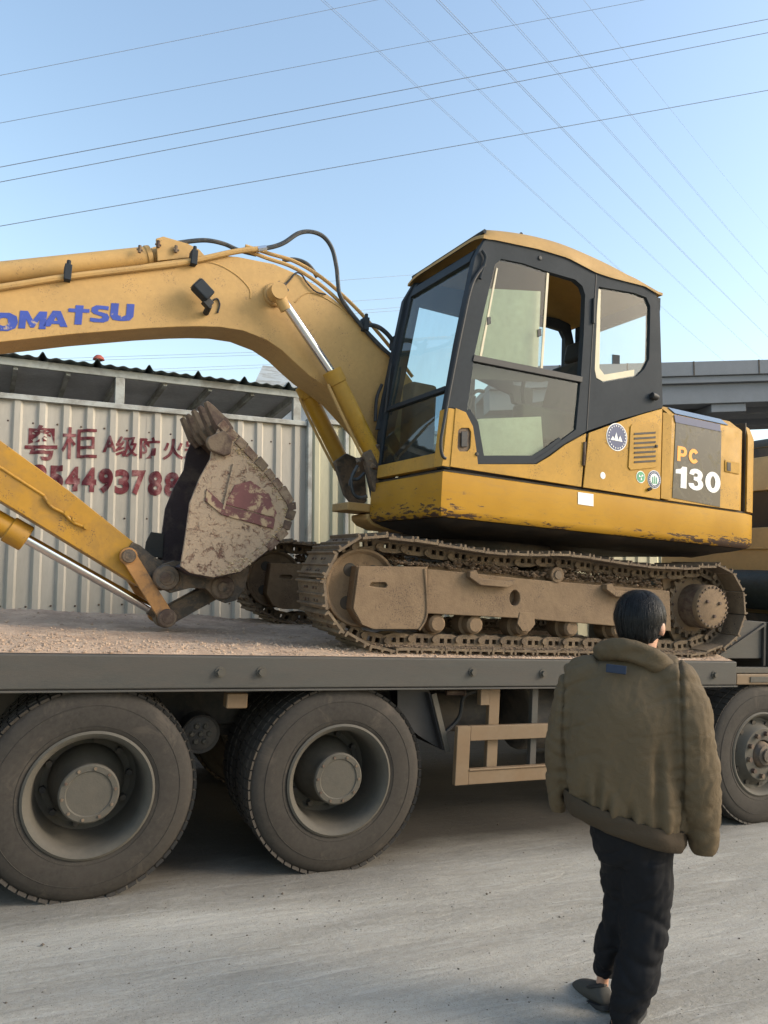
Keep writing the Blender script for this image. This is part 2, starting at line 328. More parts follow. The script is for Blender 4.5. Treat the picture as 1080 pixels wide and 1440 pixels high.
def ground_mat():
    m, nt, p, vec, tc, out = base_mat('dusty_concrete_road')
    obj = tc.outputs['Object']
    mp = nn(nt, 'ShaderNodeMapping'); mp.inputs['Rotation'].default_value = (0, 0, R(-4)); mp.inputs['Scale'].default_value = (.28, 2.3, 1); nt.links.new(obj, mp.inputs[0])
    st = noise_tex(nt, mp.outputs[0], 1.3, 8, .62, .5); n1 = noise_tex(nt, obj, .8, 6, .6, .3); n2 = noise_tex(nt, obj, 26, 8, .75); mq = nn(nt, 'ShaderNodeMapping'); mq.inputs['Rotation'].default_value = (0, 0, R(-6)); mq.inputs['Scale'].default_value = (.9, 9, 1); nt.links.new(obj, mq.inputs[0]); s9 = noise_tex(nt, mq.outputs[0], 2.2, 8, .7, .8); n3 = noise_tex(nt, obj, 150, 4, .7)
    c = mixc(nt, ramp(nt, st, .36, .64), (.27, .252, .212), (.44, .415, .36)); c = mixc(nt, mth(nt, 'MULTIPLY', ramp(nt, n1, .45, .75), .35), c, (.34, .318, .272))
    c = mixc(nt, mth(nt, 'MULTIPLY', ramp(nt, n2, .4, .75), .55), c, (.47, .46, .425)); c = mixc(nt, mth(nt, 'MULTIPLY', ramp(nt, n3, .54, .68), .7), c, (.13, .115, .095))
    c = mixc(nt, mth(nt, 'MULTIPLY', ramp(nt, s9, .52, .64), .45), c, (.31, .285, .24)); c = mixc(nt, mth(nt, 'MULTIPLY', ramp(nt, s9, .44, .36), .5), c, (.46, .442, .40))
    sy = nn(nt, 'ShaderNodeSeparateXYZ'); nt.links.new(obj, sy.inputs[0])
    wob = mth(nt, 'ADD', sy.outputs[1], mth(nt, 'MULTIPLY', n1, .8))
    ins = ramp(nt, wob, 4.3, 5.0); c = mixc(nt, mth(nt, 'MULTIPLY', ins, .92), c, (.050, .038, .027))   # shade under the truck, painted into the road colour from the wheels inward
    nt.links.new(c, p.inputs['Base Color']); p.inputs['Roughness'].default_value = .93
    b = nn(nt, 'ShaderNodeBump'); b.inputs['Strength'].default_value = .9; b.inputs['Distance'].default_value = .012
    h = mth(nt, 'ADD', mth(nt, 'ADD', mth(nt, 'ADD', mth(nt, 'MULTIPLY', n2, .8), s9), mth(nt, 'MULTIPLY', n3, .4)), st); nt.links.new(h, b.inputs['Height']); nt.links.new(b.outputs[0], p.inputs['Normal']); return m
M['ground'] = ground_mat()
def cloth_mat(name, c, bsc=14, bump=.25, wv=900, c2=None):
    m, nt, p, vec, tc, out = base_mat(name)
    n1 = noise_tex(nt, vec, 5, 5, .6); n2 = noise_tex(nt, vec, 220, 2, .5)
    cc = mixc(nt, n1, tuple(x*.82 for x in c), tuple(x*1.18 for x in (c2 or c))); cc = mixc(nt, mth(nt, 'MULTIPLY', n2, .35), cc, tuple(x*.6 for x in c))
    nt.links.new(cc, p.inputs['Base Color']); p.inputs['Roughness'].default_value = .8
    p.inputs['Specular IOR Level'].default_value = .25
    b = nn(nt, 'ShaderNodeBump'); b.inputs['Strength'].default_value = bump; b.inputs['Distance'].default_value = .01
    n3 = noise_tex(nt, vec, bsc, 7, .62, 1.2); nt.links.new(mth(nt, 'ADD', n3, mth(nt, 'MULTIPLY', n2, .08)), b.inputs['Height']); nt.links.new(b.outputs[0], p.inputs['Normal']); return m
M['jacket'] = cloth_mat('olive_nylon', (.110, .080, .046), 15, .6)
M['ribknit'] = cloth_mat('brown_hem_cloth', (.055, .039, .024), 30, .3)
M['trousers'] = cloth_mat('black_cotton', (.006, .0065, .009), 9, .25)
M['shoe'] = cloth_mat('grey_slip_on_canvas', (.075, .07, .062), 60, .2)
def hair_mat():
    m, nt, p, vec, tc, out = base_mat('black_hair', (1, 1, .06))
    n = noise_tex(nt, vec, 190, 3, .6); c = mixc(nt, n, (.004, .004, .005), (.012, .012, .012)); nt.links.new(c, p.inputs['Base Color'])
    p.inputs['Roughness'].default_value = .5; p.inputs['Specular IOR Level'].default_value = .3; b = nn(nt, 'ShaderNodeBump'); b.inputs['Strength'].default_value = .8; b.inputs['Distance'].default_value = .004
    nt.links.new(n, b.inputs['Height']); nt.links.new(b.outputs[0], p.inputs['Normal']); return m
M['hair'] = hair_mat()

# ================================================================== SETTING
def axis_steps(lo, hi, step, far):
    a = [lo+step*i for i in range(int((hi-lo)/step)+1)]; s = step; x = lo; pre = []
    while x > -far: s *= 1.5; x -= s; pre.append(x)
    s = step; x = a[-1]; post = []
    while x < far: s *= 1.5; x += s; post.append(x)
    return pre[::-1]+a+post
def ground_z(x, y):
    if not (-3 < x < 9 and -1 < y < 7): return 0.0
    e = min(1, (x+3), (9-x), (y+1), (7-y))
    v = .011*noise.noise(V((x*.5, y*2.6, 3)))+.006*noise.noise(V((x*2.1, y*7, 5)))+.003*noise.noise(V((x*14, y*20, 1)))
    return v*max(0, e)-.004
gx = axis_steps(-1.5, 7.0, .045, 900); gy = axis_steps(.9, 5.6, .04, 900)
g = MB(); nyy = len(gy)
g.v = [V((x, y, ground_z(x, y))) for x in gx for y in gy]
g.f = [[i*nyy+j, (i+1)*nyy+j, (i+1)*nyy+j+1, i*nyy+j+1] for i in range(len(gx)-1) for j in range(nyy-1)]
tag(g.build('road', M['ground'], ang=180, origin=(0, 0, 0)), 'dusty pale concrete road with streaks of dried mud', kind='structure')

def rock(mb, c, s, rng=random):
    pts = [(1, 0, 0), (-1, 0, 0), (0, 1, 0), (0, -1, 0), (0, 0, 1), (0, 0, -1)]
    q = [V(c)+V((p[0]*s*rng.uniform(.6, 1.3), p[1]*s*rng.uniform(.6, 1.3), p[2]*s*rng.uniform(.4, .9))) for p in pts]
    mb.add(q, [(0, 2, 4), (2, 1, 4), (1, 3, 4), (3, 0, 4), (2, 0, 5), (1, 2, 5), (3, 1, 5), (0, 3, 5)])
st = MB()
for i in range(1500):
    x = random.uniform(-.8, 6.5); y = random.uniform(1.6, 6.5)
    rock(st, (x, y, ground_z(x, y)+.001), random.choice((.003, .004, .004, .006)) * random.uniform(.5, 1.3))
for px, py, s in ((397, 1258, .012), (392, 1262, .007), (386, 1279, .007), (684, 1258, .010), (689, 1256, .007), (60, 1330, .01), (700, 1160, .01)):
    p = atz(px, py, 0); rock(st, (p.x, p.y, .004), s)
for i in range(5000):
    x = random.uniform(-.8, 4.5); y = random.uniform(1.5, 4.6); rock(st, (x, y, ground_z(x, y)), random.uniform(.0012, .003))
tag(st.build('gravel', mat('road_grit', (.10, .08, .062), .9, var=.3), ang=10), 'small dark stones and crumbs lying on the road', kind='stuff')

# ------------------------------------------------------------------ fence (stands true vertical on the sloping road)
e1 = ray(2730, 824); e1 = (e1 - GR*e1.dot(GR)).normalized(); e3 = GR.cross(e1)
P0 = aty(430, 600, 8.3)
def frame_mat(o): return Matrix(((e1.x, e3.x, GR.x, o.x), (e1.y, e3.y, GR.y, o.y), (e1.z, e3.z, GR.z, o.z), (0, 0, 0, 1)))
MF = frame_mat(P0)
def FQ(px, py, off=0):
    P = onpl(px, py, P0+e3*off, e3)-P0; return P.dot(e1), P.dot(GR)
PER = .225
def corr(s):          # depth of the corrugation at s (negative = towards the road)
    t = (s/PER) % 1.0
    if t < .28: return 0.0
    if t < .38: return -.025*(t-.28)/.10
    if t < .62: return -.025
    if t < .72: return -.025*(1-(t-.62)/.10)
    return 0.0
def brk(s0, s1):
    r = [s0]; k = math.floor(s0/PER)
    while k*PER < s1:
        for t in (0.0, .28, .38, .62, .72):
            x = (k+t)*PER
            if s0 < x < s1: r.append(x)
        k += 1
    return r+[s1]
def sheet(s0, s1, zt0, zt1, zb, off, matn, parent, name='sheet'):
    mb = MB(); xs = brk(s0, s1)
    def zt(x): return zt0+(zt1-zt0)*(x-s0)/(s1-s0)
    vs_ = []
    for x in xs:
        y = corr(x)+off; vs_ += [(x, y, zb), (x, y, zt(x)), (x, y+.003, zt(x)), (x, y+.003, zb)]
    fs = []
    for i in range(len(xs)-1):
        a, b = 4*i, 4*i+4; fs += [(a, b, b+1, a+1), (a+1, b+1, b+2, a+2), (a+2, b+2, b+3, a+3)]
    mb.add(vs_, fs); return mb.build(name, matn, parent, MF, ang=20)
fe = empty('site_fence', P0-GR*3.4, 'white corrugated metal hoarding with maroon sprayed lettering behind the truck', 'fence')
s = -6.3; ZB = -3.75
while s < 0-.01:
    sheet(s, min(s+.9, 0), 0, 0, ZB+.35*(-s)/6.3*.2, random.uniform(-.002, .002), M['fence'], fe); s += .9
scr = MB(); k = math.ceil(-5.6/PER)
while k*PER < -.05:
    for zz in (-.22, -1.15, -2.05): scr.lathe([(0, .006), (.008, .005), (.011, 0)], ((k+.14)*PER, -.001, zz+.01*random.random()), (0, -1, 0), 6)
    k += 1
tag(scr.build('fence_screws', M['rust'], fe, MF), kind='stuff')
cap = MB().box((-6.3, -.05, .0), (0.0, .03, .055)); cap.box((-6.3, -.045, -.35-1.0), (-6.29, 0, 0)); cap.build('top_rail', M['steelpost'], fe, MF, bev=.006)
mb = MB().box((.005, -.075, ZB), (.055, .04, .09)); mb.build('post', M['steelpost'], fe, MF, bev=.006)
fe2 = empty('site_gate', P0+e1*.3-GR*3.4, 'cream corrugated metal gate sheets right of the white hoarding', 'gate')
s = .06
for k in range(9):
    sheet(s, s+.9-(.03 if k % 2 else 0), .03, .03, ZB, -.06, M['fence2'], fe2); s += .9
MB().box((.06, -.13, .03), (.45, .0, .085)).box((.47, -.11, .03), (8.1, .0, .075)).build('top_rail', M['steelpost'], fe2, MF, bev=.006)
MB().box((.455, -.12, ZB), (.50, -.05, .02)).build('post', M['steelpost'], fe2, MF, bev=.006)

# sprayed lettering, laid on the corrugations
def text_polys(body, bold=0.0, res=3):
    c = bpy.data.curves.new('t', 'FONT'); c.body = body; c.resolution_u = res; c.offset = bold; c.fill_mode = 'FRONT'
    o = bpy.data.objects.new('t', c); col.objects.link(o); bpy.context.view_layer.update()
    me = bpy.data.meshes.new_from_object(o.evaluated_get(bpy.context.evaluated_depsgraph_get()))
    bm = bmesh.new(); bm.from_mesh(me); bpy.data.objects.remove(o); bpy.data.meshes.remove(me); bpy.data.curves.remove(c)
    bmesh.ops.remove_doubles(bm, verts=bm.verts, dist=1e-5)
    return bm
def fit_text(body, bold=0.0, res=3):
    bm = text_polys(body, bold, res); xs = [v.co.x for v in bm.verts]; ys = [v.co.y for v in bm.verts]
    a, b, c, d = min(xs), max(xs), min(ys), max(ys)
    for v in bm.verts: v.co = V(((v.co.x-a)/(b-a), (v.co.y-c)/(d-c), 0))
    return bm
def bm_obj(bm, name, m, parent, label=None):
    me = bpy.data.meshes.new(name); c = sum((v.co for v in bm.verts), V())/max(1, len(bm.verts))
    for v in bm.verts: v.co -= c
    bm.to_mesh(me); bm.free(); me.materials.append(m); o = place(me, name, Matrix.Translation(c), parent)
    if label: o['label'] = label
    return o
rngp = random.Random(3)
def fence_text(body, l, t, r_, b, bold, name='painted_character'):
    s0, z1 = FQ(l, t); s1, z0 = FQ(r_, b); zc = FQ(l, b)[1]; zd = FQ(r_, t)[1]
    bm = fit_text(body, bold, 4)
    for v in bm.verts:
        x = v.co.x; v.co = V((s0+(s1-s0)*x, 0, (zc*(1-x)+z0*x)*(1-v.co.y)+(z1*(1-x)+zd*x)*v.co.y))
    k = [x for x in brk(s0-.01, s1+.01)]
    for x in k: bmesh.ops.bisect_plane(bm, geom=bm.verts[:]+bm.edges[:]+bm.faces[:], plane_co=(x, 0, 0), plane_no=(1, 0, 0))
    for v in bm.verts:
        v.co.y = corr(v.co.x)-.006
        w = noise.noise_vector(v.co*30)*.004; v.co.x += w.x*.0; v.co.z += w.z
        v.co = MF @ v.co
    bm_obj(bm, name, M['redpaint'], fe)
for ch, l, t, r_, b, bo in (('粤', 36, 598, 80, 648, .02), ('柜', 87, 601, 136, 646, .008), ('A', 145, 613, 163, 636, .03), ('级', 163, 613, 193, 643, .02), ('防', 197, 615, 224, 645, .02), ('火', 229, 617, 258, 647, .024), ('岩', 259, 619, 285, 650, .02)):
    fence_text(ch, l, t, r_, b, bo)
xx = 29
for i, ch in enumerate('13544937888'):
    w = 19.2 if ch != '1' else 13
    fence_text(ch, xx, 652+i*1.35, xx+w, 687+i*1.35, .05); xx += w+4.0

# ------------------------------------------------------------------ shed with a tin roof behind the fence
sh = empty('open_shed', P0+e3*2-GR*3.4, 'open tin-roofed shed with grey rafters rising above the hoarding', 'shed')
RO = .55
def RP(px, py): return FQ(px, py, RO)
rs0, rz0 = RP(-160, 484); rs1, rz1 = RP(434, 553); rsL = -6.4
def rz(s): return rz0+(rz1-rz0)*(s-rs0)/(rs1-rs0)
SL = -.16       # the roof falls slightly towards the back
mb = MB(); mb.bar((rsL, RO, rz(rsL)-.035), (rs1, RO, rz(rs1)-.035), .05, .085); mb.build('eaves_beam', M['steelpost'], sh, MF, bev=.006)
i = 0; s = rsL
while s < rs1:
    e = min(s+.55, rs1+.05)
    m2 = MB()
    def rf(a, b_, s=s, e=e):
        x = s+(e-s)*a; y = RO-.12+5.2*b_
        hump = .05*(.5+.5*cos(min(1, abs(a-.5)/.09)*pi))+.018*(.5+.5*cos(a*2*pi*4))
        return V((x, y, rz(x)+.018+hump+SL*(5.2*b_)*.5))
    m2.grid(44, 3, rf)
    n0 = len(m2.v); m2.add([p-V((0, 0, .006)) for p in m2.v], [list(f) for f in m2.f])
    for q in range(44): m2.f.append([q*4, (q+1)*4, n0+(q+1)*4, n0+q*4])
    m2.build('roof_sheet', M['roofsheet'], sh, MF, ang=40); s = e; i += 1
ud = MB().grid(2, 1, lambda a, b_: V((rsL+(rs1-rsL)*a, RO+.05+5.0*b_, rz(rsL+(rs1-rsL)*a)-.03+SL*(5.0*b_)*.5)))
ud.build('ceiling_sheet', M['underroof'], sh, MF)
s = rsL+.2
while s < rs1:
    MB().bar((s, RO+.03, rz(s)-.07), (s-.25, RO+5.0, rz(s)-.07+SL*2.5), .045, .07).build('rafter', M['steelpost'], sh, MF); s += .52
for k in range(4):
    y = RO+.9+1.2*k; MB().bar((rsL, y, rz(rsL)-.16+SL*y*.5), (rs1, y, rz(rs1)-.16+SL*y*.5), .05, .06).build('purlin', M['dark'], sh, MF)
for px in (-60, 168, 417):
    s_, _ = RP(px, 560); MB().box((s_-.05, RO-.03, ZB), (s_+.05, RO+.05, rz(s_)-.08)).build('post', M['steelpost'], sh, MF, bev=.005)
MB().box((rsL, RO+5.0, ZB), (rs1, RO+5.08, .10)).build('rear_wall', M['underroof'], sh, MF)
for (px, py, s_) in ((140, 499, .10),):
    q = RP(px, py); m2 = MB(); m2.lathe([(.0, .055), (.03, .05), (.055, .025), (.065, 0), (.04, -.01)], (q[0], RO+.1, q[1]-.03), (0, 0, 1), 14)
    tag(m2.build('cloth_bundle', mat('red_cloth', (.38, .09, .06), .8), None, MF), 'small red bundle lying on the edge of the shed roof', 'bundle')
# second, paler roof further back
q0 = atd(355, 545, 14.5); q1 = atd(520, 562, 14.5); q2 = atd(440, 518, 17.5)
m2 = MB(); nrm = (q1-q0).normalized()
a0, a1 = q0, q1; b0 = q0+(q2-atd(440, 550, 14.5)); b1 = b0+(q1-q0)
m2.add([a0, a1, b1, b0, a0-GR*.08, a1-GR*.08, b1-GR*.08, b0-GR*.08], [(0, 1, 2, 3), (7, 6, 5, 4), (0, 4, 5, 1), (1, 5, 6, 2), (2, 6, 7, 3), (3, 7, 4, 0)])
far = empty('far_shed', q0-GR*4.4, 'pale low roof far behind the gate, seen past the boom cylinders', 'shed')
m2.build('roof', M['steelpost'], far)
m2 = MB(); d3 = (b0-a0); lo = [a0+d3*.1, a1+d3*.1, b1, b0]; m2.add([p-GR*.09 for p in lo]+[p-GR*6.2 for p in lo], [(0, 1, 2, 3), (7, 6, 5, 4), (0, 4, 5, 1), (1, 5, 6, 2), (2, 6, 7, 3), (3, 7, 4, 0)])
m2.build('wall', M['underroof'], far)

# ------------------------------------------------------------------ overpass on the right
ov = empty('concrete_overpass', atz(1010, 1060, 0)*1.0+V((22, 26, 0)), 'grey concrete road overpass with parapet crossing behind the excavator', 'bridge')
dA, dB = 34.0, 37.0
A_ = atd(690, 516, dA); B_ = atd(1500, 494, dB); along = (B_-A_); along -= GR*along.dot(GR)*0; back = along.cross(GR).normalized()
if back.dot(fw) < 0: back = -back
def slab(name, h0, h1, b0_, b1_, t0=0, t1=1, m_=M['concrete'], bev=.03):
    mb = MB(); a, b = A_+along*t0, A_+along*t1
    P = [q+back*bb-GR*hh for q in (a, b) for bb in (b0_, b1_) for hh in (h0, h1)]
    mb.add(P, [(0, 1, 3, 2), (4, 6, 7, 5), (0, 4, 5, 1), (2, 3, 7, 6), (0, 2, 6, 4), (1, 5, 7, 3)]); return mb.build(name, m_, ov, bev=bev)
slab('parapet', 0, .68, 0, .25); slab('parapet', .0, .68, 8.6, 8.85); slab('deck_slab', .685, 1.0, .12, 8.7); slab('girder', 1.005, 1.95, .35, 1.5); slab('girder', 1.005, 1.95, 3.2, 4.6); slab('girder', 1.005, 1.95, 6.6, 8.0)
for t in (.40, .86):
    slab('pier_cap', 1.955, 2.35, .5, 8.2, t-.03, t+.03); slab('pier', 2.355, 14.0, 2.2, 6.4, t-.018, t+.018)
for k in range(1, 9):
    slab('parapet_joint', -.004, .66, -.012, .0, k/9-.0012, k/9+.0012, M['dark'], 0)
m2 = MB(); c0 = atd(1026, 575, 60); rr = rt*1.0
bl = empty('far_building', c0-GR*14, 'pale pink far building with vertical strips glimpsed under the overpass', 'building')
def fb(name, x0, x1, z0, z1, y0, m_):
    P = [c0+rr*x+GR*z+fw*y for x in (x0, x1) for y in (y0, 6) for z in (z0, z1)]
    return MB().add(P, [(0, 1, 3, 2), (4, 6, 7, 5), (0, 4, 5, 1), (2, 3, 7, 6), (0, 2, 6, 4), (1, 5, 7, 3)]).build(name, m_, bl)
pinkm = mat('pale_pink_render', (.62, .50, .42), .8); fb('wall', -1.0, .62, -16, 1.3, 0, pinkm)
for k in range(4): fb('window_strip', -.85+.38*k, -.72+.38*k, -12, 1.1, -.03, M['glassdark'])

# ------------------------------------------------------------------ overhead lines
wm = mat('wire_aluminium', (.24, .28, .35), .6, var=.05)
def wire(p, q, d0, d1, px_w, label, group, pair=0, sag=.0):
    a = atd(p[0], p[1], d0); b = atd(q[0], q[1], d1); d = b-a; a = a-d*.6; b = b+d*(.9 if d0 < 30 else .25)
    pts = [a.lerp(b, t/14)-GR*(sag*4*(t/14)*(1-t/14)) for t in range(15)]
    pts = [p+GR*(sag*.93) for p in pts]
    r_ = px_w*.5*min(d0, d1)/FPX; mb = MB(); mb.tube(pts, r_, 5, False)
    if pair: mb.tube([x+rt*pair for x in pts], r_, 5, False)
    o = mb.build('power_line', wm, ang=80); tag(o, label, 'power line', group); return o
G1 = 'power lines crossing the sky from side to side'; G2 = 'high voltage lines fanning down to the right'; G3 = 'faint far lines low in the sky'
for p, q, w, lb in (((0, 107), (530, 0), .75, 'topmost thin wire crossing the upper left corner of the sky'), ((0, 174), (905, 0), .75, 'second thin wire from the top, leaving the photo at its upper edge'),
        ((0, 236), (1080, 27), 1.15, 'upper of the two close parallel wires across the whole sky'), ((0, 257), (1080, 46), 1.1, 'lower of the two close parallel wires across the whole sky'), ((0, 319), (1080, 127), 1.1, 'lowest long wire crossing the sky just above the boom')):
    wire(p, q, 26, 30, w, lb, G1, sag=.12)
for p, q, w, lb in (((450, 0), (1005, 500), .5, 'leftmost twin wire of the fan going down to the right'), ((540, 0), (1062, 500), .45, 'second twin wire from the left in the fan'), ((612, 0), (1085, 482), .7, 'darkest twin wire in the middle of the fan'),
        ((690, 0), (1085, 437), .5, 'fourth twin wire from the left in the fan'), ((748, 0), (1085, 395), .5, 'fifth twin wire from the left in the fan'), ((820, 0), (1085, 330), .4, 'very faint rightmost wire of the fan')):
    wire(p, q, 40, 150, w, lb, G2, pair=(.16 if w > .42 else 0), sag=.9)
for p, q, lb in (((470, 395), (600, 385), 'short faint wire between boom and cab, highest of its set'), ((490, 424), (600, 416), 'faint wire under the highest one between boom and cab'), ((500, 437), (600, 429), 'upper of two faint wires meeting the front of the cab'), ((500, 441), (600, 434), 'lower of two faint wires meeting the front of the cab'),
        ((150, 502), (400, 494), 'upper faint wire seen under the boom above the shed'), ((150, 506), (400, 498), 'second faint wire seen under the boom above the shed'), ((270, 517), (420, 511), 'third faint wire seen under the boom above the shed'), ((270, 521), (420, 515), 'lowest faint wire seen under the boom above the shed')):
    wire(p, q, 70, 80, .55, lb, G3)

# ================================================================== TRUCK
TRK = empty('flatbed_truck', (2.5, D0+1.25, 0), 'dusty four-axle flatbed truck with grey side beam and tan cab carrying the excavator', 'truck')
YT0, YT1 = D0, D0+2.5
LX, RX = -3.4, 5.025
b = MB().box((LX, YT0-.015, 1.078), (RX, YT0+.075, HD)); o = b.build('side_beam', M['beam'], TRK, bev=.012, label='long grey side beam with bolts')
beam = o
MB().box((LX, YT0-.026, 1.066), (RX, YT0+.06, 1.0765)).build('beam_flange', M['beam'], beam, bev=.003)
MB().box((LX, YT1-.075, 1.078), (RX, YT1+.015, HD)).build('side_beam', M['beam'], TRK, bev=.012)
bm_ = MB(); bm_.cyl((0, 0, 0), (0, -.006, 0), .030, 16); bm_.cyl((0, -.006, 0), (0, -.026, 0), .021, 6); bme, _ = bm_.mesh('bolt', M['rim'], centre=False)
for px, py in ((310, 945), (368, 945), (665, 945), (764, 947), (1005, 949), (-60, 944), (-160, 944)):
    p = aty(px, py, YT0-.02); place(bme, 'bolt', Matrix.Translation((p.x, YT0-.0155, p.z)) @ Matrix.Rotation(random.random(), 4, 'Y'), beam)
MB().box((LX, YT0+.075, HD-.06), (RX-.01, YT1-.075, HD-.008)).build('deck_plate', M['beam'], TRK)
MB().box((LX, YT0+.78, .72), (7.9, YT0+.87, 1.08)).build('chassis_rail', M['dark'], TRK, bev=.01)
MB().box((LX, YT0+1.62, .72), (7.9, YT0+1.71, 1.08)).build('chassis_rail', M['dark'], TRK, bev=.01)
for i in range(12):
    x = LX+.3+i*.72; MB().box((x, YT0+.08, 1.085), (x+.07, YT1-.08, 1.20)).build('cross_member', M['dark'], TRK)
# wheels
RT = TD/2
def tyre_mesh():
    mb = MB(); h = [(.318, .148), (.335, .158), (.36, .163), (.40, .167), (.44, .166), (.475, .160), (.500, .150), (.516, .135), (.525, .115), (.529, .09), (.530, 0)]; gr = lambda r_: r_ if r_ < .34 else .34+(r_-.34)*1.13; h = [(gr(r_), w_) for r_, w_ in h]; h = [(r_, -w_) for r_, w_ in h[:-1]]+h[::-1]
    mb.lathe(h, (0, 0, 0), (0, -1, 0), 96)
    n = 62
    for k in range(n):
        a = 2*pi*(k+.5)/n; da = 2*pi/n*.41
        for cx, hw, r1, r0_ in ((-.116, .033, RT-.006, .512), (-.05, .028, RT-.001, .520), (.05, .028, RT-.001, .520), (.116, .033, RT-.006, .512)):
            aa = a+(.25*da if abs(cx) < .1 else 0)
            P = []
            for s_ in (-1, 1):
                for rr_ in (r0_, r1):
                    for yy in (cx-hw, cx+hw):
                        rad = gr(rr_)
                        P.append((rad*cos(aa+s_*da), -yy, rad*sin(aa+s_*da)))
            if abs(cx) > .1:      # shoulder block wraps down the side
                sg = 1 if cx > 0 else -1
                for q in range(8):
                    if (q % 2 == 1) == (sg > 0) and (q//2) % 2 == 0:
                        x_, y_, z_ = P[q]; l_ = math.hypot(x_, z_); k5 = gr(.518); P[q] = (x_*k5/l_, -sg*.1395, z_*k5/l_)
            mb.add(P, [(0, 1, 3, 2), (4, 6, 7, 5), (0, 4, 5, 1), (2, 3, 7, 6), (0, 2, 6, 4), (1, 5, 7, 3)])
    return mb.mesh('wheel', M['tyre'], centre=False, ang=30)[0]
TYM = tyre_mesh()
# ridges on the sidewall
sw = MB()
for r_, w_ in ((.355, .1645), (.462, .1675)):
    sw.lathe([(r_-.003, w_-.006), (r_, w_), (r_+.003, w_-.006)], (0, 0, 0), (0, -1, 0), 72)
SWM = sw.mesh('sidewall_ridge', M['tyre'], centre=False)[0]
def nuts(c_r, h, n, size, ln, m_):
    mb = MB()
    for k in range(n):
        a = 2*pi*k/n+.2; x, z = c_r*cos(a), c_r*sin(a); mb.cyl((x, -h, z), (x, -h-ln, z), size, 6)
    return mb
def rear_rim():
    m1 = MB().lathe([(.318, .150), (.331, .166), (.318, .173), (.300, .160), (.285, .135), (.277, .06), (.270, -.06), (.262, -.12), (.235, -.145), (.12, -.15)], (0, 0, 0), (0, -1, 0), 64).mesh('rim', M['rim'], centre=False)[0]
    m2 = MB().lathe([(.20, -.145), (.195, -.08), (.165, -.02), (.135, .04), (.133, .10), (.152, .112), (.152, .135), (.144, .142), (.118, .142), (.112, .136), (.0, .137)], (0, 0, 0), (0, -1, 0), 48).mesh('hub', M['rim'], centre=False)[0]
    m3 = nuts(.132, .138, 10, .0085, .010, 0).mesh('hub_bolts', M['rust'], centre=False)[0]; m4 = nuts(.225, -.14, 10, .018, .035, 0)
    m4 = m4.mesh('wheel_nuts', M['dark'], centre=False)[0]
    return [('rim', m1), ('hub', m2), ('hub_bolts', m3), ('wheel_nuts', m4)]
def front_rim():
    m1 = MB().lathe([(.318, .140), (.331, .160), (.318, .167), (.302, .158), (.290, .135), (.278, .10), (.255, .095), (.225, .118), (.208, .160), (.200, .168), (.115, .168), (.108, .15), (.095, .10)], (0, 0, 0), (0, -1, 0), 64).mesh('rim', M['rim'], centre=False)[0]
    m2 = MB().lathe([(.112, .10), (.098, .165), (.086, .18), (.078, .20), (.052, .205), (.05, .222), (.0, .225)], (0, 0, 0), (0, -1, 0), 40).mesh('hub', M['greasy'], centre=False)[0]
    m3 = nuts(.165, .166, 10, .0195, .03, 0).mesh('wheel_nuts', M['rust'], centre=False)[0]
    mb = MB()
    for k in range(10):
        a = 2*pi*(k+.5)/10+.2; x, z = .243*cos(a), .243*sin(a)
        mb.lathe([(.0, .1165), (.02, .116), (.021, .104)], (x, 0, z), (0, -1, 0), 12)
    m4 = mb.mesh('vent_holes', M['belly'], centre=False)[0]
    return [('rim', m1), ('hub', m2), ('wheel_nuts', m3), ('vent_holes', m4)]
RR, FR = rear_rim(), front_rim()
def wheel(x, y, flip, kit, full=True):
    Mx = Matrix.Translation((x, y, RT-.004)) @ (Matrix.Rotation(pi, 4, 'Z') if flip else Matrix()) @ Matrix.Rotation(random.random()*6, 4, 'Y')
    w = bpy.data.objects.new('wheel', TYM); col.objects.link(w); w.parent = TRK; w.matrix_parent_inverse = Matrix.Translation(-WPOS[TRK.name]); w.matrix_basis = Mx
    for nme, me in kit+[('sidewall_ridge', SWM)]:
        c = bpy.data.objects.new(nme, me); col.objects.link(c); c.parent = w
        if nme in ('hub_bolts', 'wheel_nuts', 'vent_holes'): c['kind'] = 'stuff'
    return w
for x in (.331, 1.735):
    wheel(x, D0+.165, False, RR); wheel(x, D0+.165+.345, True, RR); wheel(x, YT1-.165, True, RR); wheel(x, YT1-.165-.345, False, RR)
    MB().cyl((x, D0+.4, RT), (x, YT1-.4, RT), .075, 16).build('axle', M['dark'], TRK)
for x in (5.345, 7.25):
    wheel(x, D0+.165, False, FR); wheel(x, YT1-.165, True, FR); MB().cyl((x, D0+.4, RT), (x, YT1-.4, RT), .06, 14).build('axle', M['dark'], TRK)
for y in (YT0+.95, YT0+1.55):
    for k in range(6): MB().box((.35-.5+.06*k, y-.045, .62+.022*k), (1.67+.5-.06*k, y+.045, .64+.022*k)).build('leaf_spring', M['dark'], TRK)
